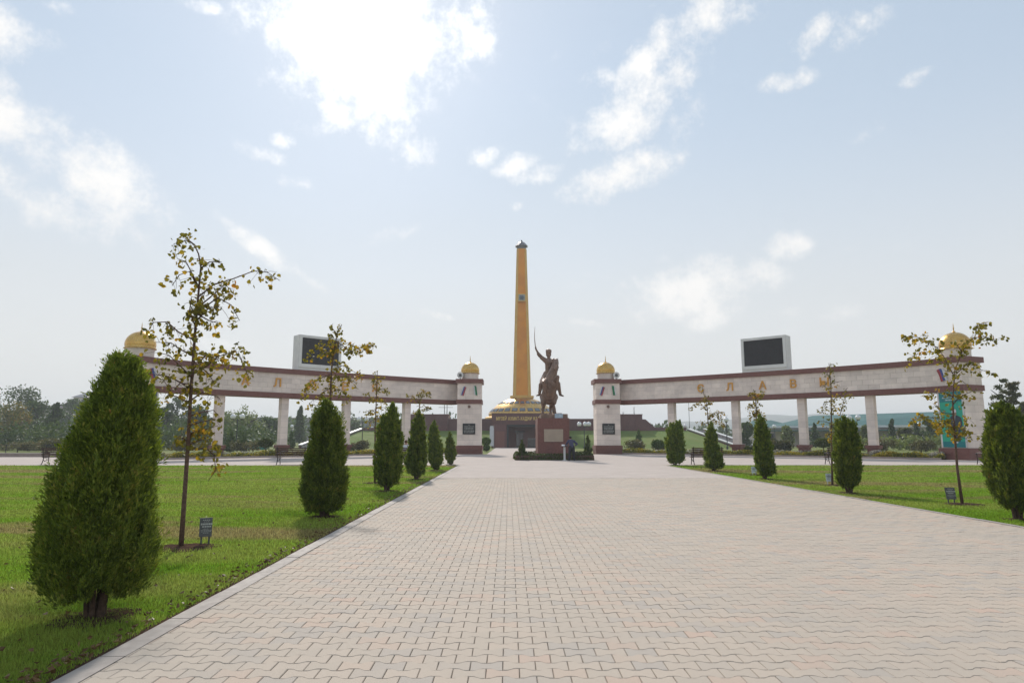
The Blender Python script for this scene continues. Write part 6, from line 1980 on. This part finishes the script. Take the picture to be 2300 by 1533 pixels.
def far_tree(label, x, y_, H, w, kind, seed):
    rng = np.random.default_rng(seed)
    root = thing({'pine': 'pine_tree', 'willow': 'willow_tree', 'poplar': 'poplar_tree', 'cone': 'spruce_tree'}.get(kind, 'broadleaf_tree'), label, 'tree', (x, y_, 0), 'trees behind the plaza')
    lobes = []
    size = max(0.30, y_ * 0.0034)
    mat = 'tree_green'
    per = 150
    if kind in ('broad', 'autumn', 'loose'):
        mat = 'tree_autumn' if kind == 'autumn' else 'tree_green'
        nl = 20 if kind != 'loose' else 26
        for _ in range(nl):
            a, u, z = rng.random() * 6.28, rng.random() ** 0.5, rng.random()
            env = math.sin(math.pi * (0.12 + 0.80 * z)) ** 0.7
            rr = w * (0.26 + 0.2 * rng.random()) * (0.75 if kind == 'loose' else 1)
            lobes.append(((x + math.cos(a) * u * w * 0.75 * env, y_ + math.sin(a) * u * w * 0.75 * env, H * (0.20 + 0.70 * z)), (rr, rr, rr * 0.85)))
        per = 105 if kind == 'loose' else 150
    elif kind == 'willow':
        mat = 'tree_willow'
        for _ in range(22):
            a, u, z = rng.random() * 6.28, rng.random() ** 0.5, rng.random()
            env = math.sin(math.pi * (0.2 + 0.72 * z)) ** 0.6
            rr = w * (0.2 + 0.12 * rng.random())
            lobes.append(((x + math.cos(a) * u * w * 0.8 * env, y_ + math.sin(a) * u * w * 0.8 * env, H * (0.16 + 0.72 * z)), (rr, rr, rr * 1.9)))
        per = 130
    elif kind == 'poplar':
        for j in range(16):
            z = j / 15
            rr = w * (0.95 - 0.75 * z ** 1.6)
            lobes.append(((x + rng.normal() * w * 0.1, y_ + rng.normal() * w * 0.1, H * (0.14 + 0.80 * z)), (rr * 0.7, rr * 0.7, H * 0.08)))
        per = 150
    elif kind == 'pine':
        mat = 'tree_pine'
        size = 0.36
        for _ in range(90):
            z = rng.random() ** 1.3
            a, u = rng.random() * 6.28, rng.random() ** 0.5
            rr = w * (1.05 - 0.85 * z)
            lr = w * (0.10 + 0.09 * rng.random()) * (1.15 - 0.55 * z)
            lobes.append(((x + math.cos(a) * u * rr, y_ + math.sin(a) * u * rr, H * (0.08 + 0.88 * z)), (lr * 1.3, lr * 1.3, lr * 0.75)))
        per = 60
    else:
        mat = 'tree_pine' if kind == 'pine' else 'tree_green'
        for j in range(26):
            z = j / 25
            rr = w * (1.25 - 1.12 * z) * (0.75 + 0.5 * rng.random())
            a = rng.random() * 6.28
            lobes.append(((x + math.cos(a) * rr * 0.42, y_ + math.sin(a) * rr * 0.42, H * (0.10 + 0.84 * z)), (rr * 0.62, rr * 0.62, H * 0.055)))
        per = 150
    leaf_body('crown', lobes, per, size, mat, root, rng, -0.3 if kind == 'willow' else 0.25, shell=0.75, aspect=0.3 if kind == 'pine' else 0.62)
    tr = MB().tube([(x, y_, -0.1), (x + 0.1, y_, H * 0.35), (x, y_, H * 0.82)], [0.05 * w + 0.08, 0.04 * w + 0.05, 0.03], 7)
    for j in range(5):
        a = j * 1.3 + seed
        tr.tube([(x + 0.05, y_, H * (0.28 + 0.09 * j)), (x + math.cos(a) * w * 0.6, y_ + math.sin(a) * w * 0.6, H * (0.45 + 0.1 * j))], [0.03 * w + 0.03, 0.02], 5)
    tr.build('trunk', 'bark_far', root)
for i, (lab, (x, y_, H, w, kind)) in enumerate(zip(FL, FAR)):
    far_tree(lab, x, y_, H, w, kind, 600 + i)

# woodland masses behind: too far off to tell the trees apart
def wood(label, x0, x1, y0, y1, h0, h1, n, seed, mat='tree_green', size=1.1):
    rng = np.random.default_rng(seed)
    nl = n // 60
    X = x0 + (x1 - x0) * rng.random(nl)
    Y = y0 + (y1 - y0) * rng.random(nl)
    Hh_ = h0 + (h1 - h0) * rng.random(nl)
    lobes = []
    for x, y_, hh_ in zip(X, Y, Hh_):
        lobes.append(((x, y_, hh_ * 0.5), (hh_ * 0.45, hh_ * 0.45, hh_ * 0.52)))
    o = leaf_body('distant_wood', lobes, 60, size, mat, None, rng, 0.25, 'stuff', 0.6)
    tag(o, label, 'woodland')
wood('hazy belt of trees along the horizon at left', -440, -20, 200, 290, 6, 11, 20000, 901, size=1.5)
wood('hazy belt of trees along the horizon at right', 45, 330, 200, 300, 4.5, 7.5, 14000, 902, size=1.5)
wood('thicket behind the left rose bushes', -110, -34, 92, 104, 2.2, 4.2, 14000, 903, size=0.5)
wood('thicket before the green-roofed building', 46, 105, 86, 98, 1.1, 2.2, 12000, 904, 'tree_willow', 0.45)

def hills():
    m = MB()
    xs = np.linspace(-2300, 2300, 140)
    V = []
    for x in xs:
        r_ = x / 1500
        ht = 26 + 34 / (1 + math.exp(-(x - 420) / 140)) + 5 * math.sin(x * 0.011) + 3 * math.sin(x * 0.031 + 1) + 1.4 * math.sin(x * 0.13) + 1.0 * math.sin(x * 0.21 + 2)
        if x < -100:
            ht *= 0.75
        V.append([(x, 1450, -0.5), (x, 1560, ht * 0.8), (x, 1680, ht), (x, 2000, ht * 0.6)])
    vs = [p for r_ in V for p in r_]
    fs = []
    for i in range(len(xs) - 1):
        for j in range(3):
            a = i * 4 + j
            fs.append((a, a + 4, a + 5, a + 1))
    m.add(vs, fs)
    return struct(m.build('hills', 'hill_green'))
hills()

# long green-roofed building on the right
def quad_roof(root):
    pass
gb = thing('green_roofed_building', 'long low building with a green metal roof behind the right colonnade', 'building', (75, 135, 0))
A0, A1 = (55.5, 140.0), (112.0, 112.0)
dd_ = (A1[0] - A0[0], A1[1] - A0[1])
Lg = math.hypot(*dd_)
tg = (dd_[0] / Lg, dd_[1] / Lg)
ng = (tg[1], -tg[0])          # towards the camera
def gp(s, d):
    return (A0[0] + tg[0] * s - ng[0] * d, A0[1] + tg[1] * s - ng[1] * d)
cmid = gp(Lg / 2, 9)
MB().obox(cmid, tg, ng, Lg / 2, 9.0, -0.1, 3.9).build('wall', 'wall_beige', gb)
V = []
e0, e1, e2, e3 = gp(-1, -1), gp(Lg + 1, -1), gp(Lg + 1, 19), gp(-1, 19)
r0, r1 = gp(7, 9), gp(Lg - 7, 9)
zr0, zr1, ze = 6.4, 7.4, 4.1
rf = MB().add([(*e0, ze), (*e1, ze), (*e2, ze), (*e3, ze), (*r0, zr0), (*r1, zr1), (*e0, ze - 0.25), (*e1, ze - 0.25), (*e2, ze - 0.25), (*e3, ze - 0.25)], [(0, 1, 5, 4), (1, 2, 5), (2, 3, 4, 5), (3, 0, 4), (9, 8, 7, 6), (0, 6, 7, 1), (1, 7, 8, 2), (2, 8, 9, 3), (3, 9, 6, 0)]).build('roof', 'green_roof', gb)
MB().obox(gp(Lg / 2, -1.06), tg, ng, Lg / 2 + 1, 0.08, ze - 0.42, ze - 0.02).build('gutter', 'white_paint', rf)
MB().obox(gp(10, -3.0), tg, ng, 12, 3.0, 3.0, 3.2).build('porch_roof', 'green_roof', gb)
for i in range(17):
    c_ = gp(3 + i * 3.6, -0.04)
    wv = MB().obox(c_, tg, ng, 0.75, 0.05, 1.1, 2.7).build('window', 'white_paint', gb)
    MB().obox((c_[0] + ng[0] * 0.06, c_[1] + ng[1] * 0.06), tg, ng, 0.62, 0.02, 1.2, 2.6).build('pane', 'window_dark', wv)
gb2 = thing('annex_building', 'small green-roofed annex at the left end of the long building', 'building', (60, 150, 0))
MB().box(52.0, 62.0, 146, 156, -0.1, 3.9).build('wall', 'wall_beige', gb2)
MB().add([(51, 145, 3.9), (63, 145, 3.9), (63, 157, 3.9), (51, 157, 3.9), (55, 151, 5.6), (59, 151, 5.6)], [(0, 1, 5, 4), (1, 2, 5), (2, 3, 4, 5), (3, 0, 4), (3, 2, 1, 0)]).build('roof', 'green_roof', gb2)
for i in range(3):
    wv = MB().box(53 + i * 3, 54.6 + i * 3, 145.95, 146.0, 1.1, 2.7).build('window', 'white_paint', gb2)
    MB().box(53.12 + i * 3, 54.48 + i * 3, 145.91, 145.95, 1.2, 2.6).build('pane', 'window_dark', wv)

# far buildings on the left
fb = thing('far_block', 'long grey-brown block far behind the willows on the left', 'building', (-98, 305, 0))
MB().box(-150, -58, 300, 314, -0.1, 10.2).build('wall', 'wall_grey', fb)
MB().box(-150.6, -57.4, 299.5, 314.5, 10.203, 10.7).build('roof', 'wall_grey', fb)
for i in range(14):
    wv = MB().box(-146 + i * 6.2, -143.6 + i * 6.2, 299.9, 300.0, 6.0, 8.8).build('window', 'window_dark', fb)
    MB().box(-145.7 + i * 6.2, -143.9 + i * 6.2, 299.85, 299.9, 6.2, 8.6).build('pane', 'glass_sky', wv)
for lab, x, y_, w_, zw, zr, mt in (('far house with a pale gable roof above the left trees', -158, 240, 9, 10.5, 15.0, 'roof_tile'), ('far flat-roofed house right of the gabled one', -143, 245, 8, 11.5, 13.0, 'roof_tile'), ('far grey turret above the left shoulder of the nearest thuja', -147, 230, 2.2, 15.5, 17.6, 'roof_metal')):
    hs_ = thing('far_house', lab, 'house', (x, y_, 0), 'far houses above the left trees')
    MB().box(x - w_, x + w_, y_, y_ + 10, -0.1, zw).build('wall', 'wall_beige', hs_)
    MB().add([(x - w_ - .6, y_ - .6, zw), (x + w_ + .6, y_ - .6, zw), (x + w_ + .6, y_ + 10.6, zw), (x - w_ - .6, y_ + 10.6, zw), (x - w_ * 0.2, y_ + 5, zr), (x + w_ * 0.2, y_ + 5, zr)], [(0, 1, 5, 4), (1, 2, 5), (2, 3, 4, 5), (3, 0, 4), (3, 2, 1, 0)]).build('roof', mt, hs_)
    for i in (-1, 1):
        MB().box(x + i * w_ * 0.5 - 0.6, x + i * w_ * 0.5 + 0.6, y_ - 0.06, y_, zw - 2.4, zw - 0.8).build('window', 'window_dark', hs_)

# low wall and railing beyond the plaza at left, kiosk roof
lw = thing('low_wall', 'low pinkish retaining wall at the far side of the plaza, left', 'wall', (-52, 57.7, 0))
for i in range(13):
    x0 = -74 + i * 3.3
    MB().box(x0, x0 + 3.27, 57.5, 57.9, -0.05, 0.27).build('wall_block', 'kerb_warm', lw)
    MB().box(x0, x0 + 3.28, 57.44, 57.96, 0.272, 0.33).build('coping', 'kerb_stone', lw)
rl = thing('railing', 'thin dark railing behind the low wall at left', 'fence', (-52, 61, 0))
for i in range(12):
    MB().tube([(-74 + i * 3.6, 61, -0.05), (-74 + i * 3.6, 61, 1.0)], 0.035, 6).build('post', 'lamp_post', rl)
for z in (0.45, 0.98):
    MB().tube([(-74.2, 61, z), (-34.2, 61, z)], 0.022, 6).build('rail', 'lamp_post', rl)
ks = thing('kiosk', 'small turquoise kiosk with white roof edge among the left trees', 'kiosk', (-37.5, 100, 0))
MB().box(-38.6, -36.4, 100, 102, -0.05, 1.3).build('wall', 'turquoise', ks)
MB().box(-39.4, -36.0, 99.7, 102.3, 1.303, 1.48).build('roof', 'white_paint', ks)
MB().box(-38.3, -36.9, 99.95, 100.0, 0.6, 1.15).build('counter_window', 'window_dark', ks)

# ------------------------------------------------------------------ haze over the whole place
hz = MB().box(-2600, 2600, -260, 2560, -1.3, 72.0).build('haze', None)
hz['kind'] = 'stuff'
hm, hnt, hout = new_mat('haze')
pv = nd(hnt, 'ShaderNodeVolumePrincipled')
pv.inputs['Color'].default_value = (0.80, 0.86, 0.92, 1)
pv.inputs['Density'].default_value = 0.00065
pv.inputs['Anisotropy'].default_value = 0.25
plug(hnt, pv.outputs[0], hout.inputs['Volume'])
hz.data.materials.append(hm)
tag(hz, 'pale haze that fades the far trees and buildings', 'haze')
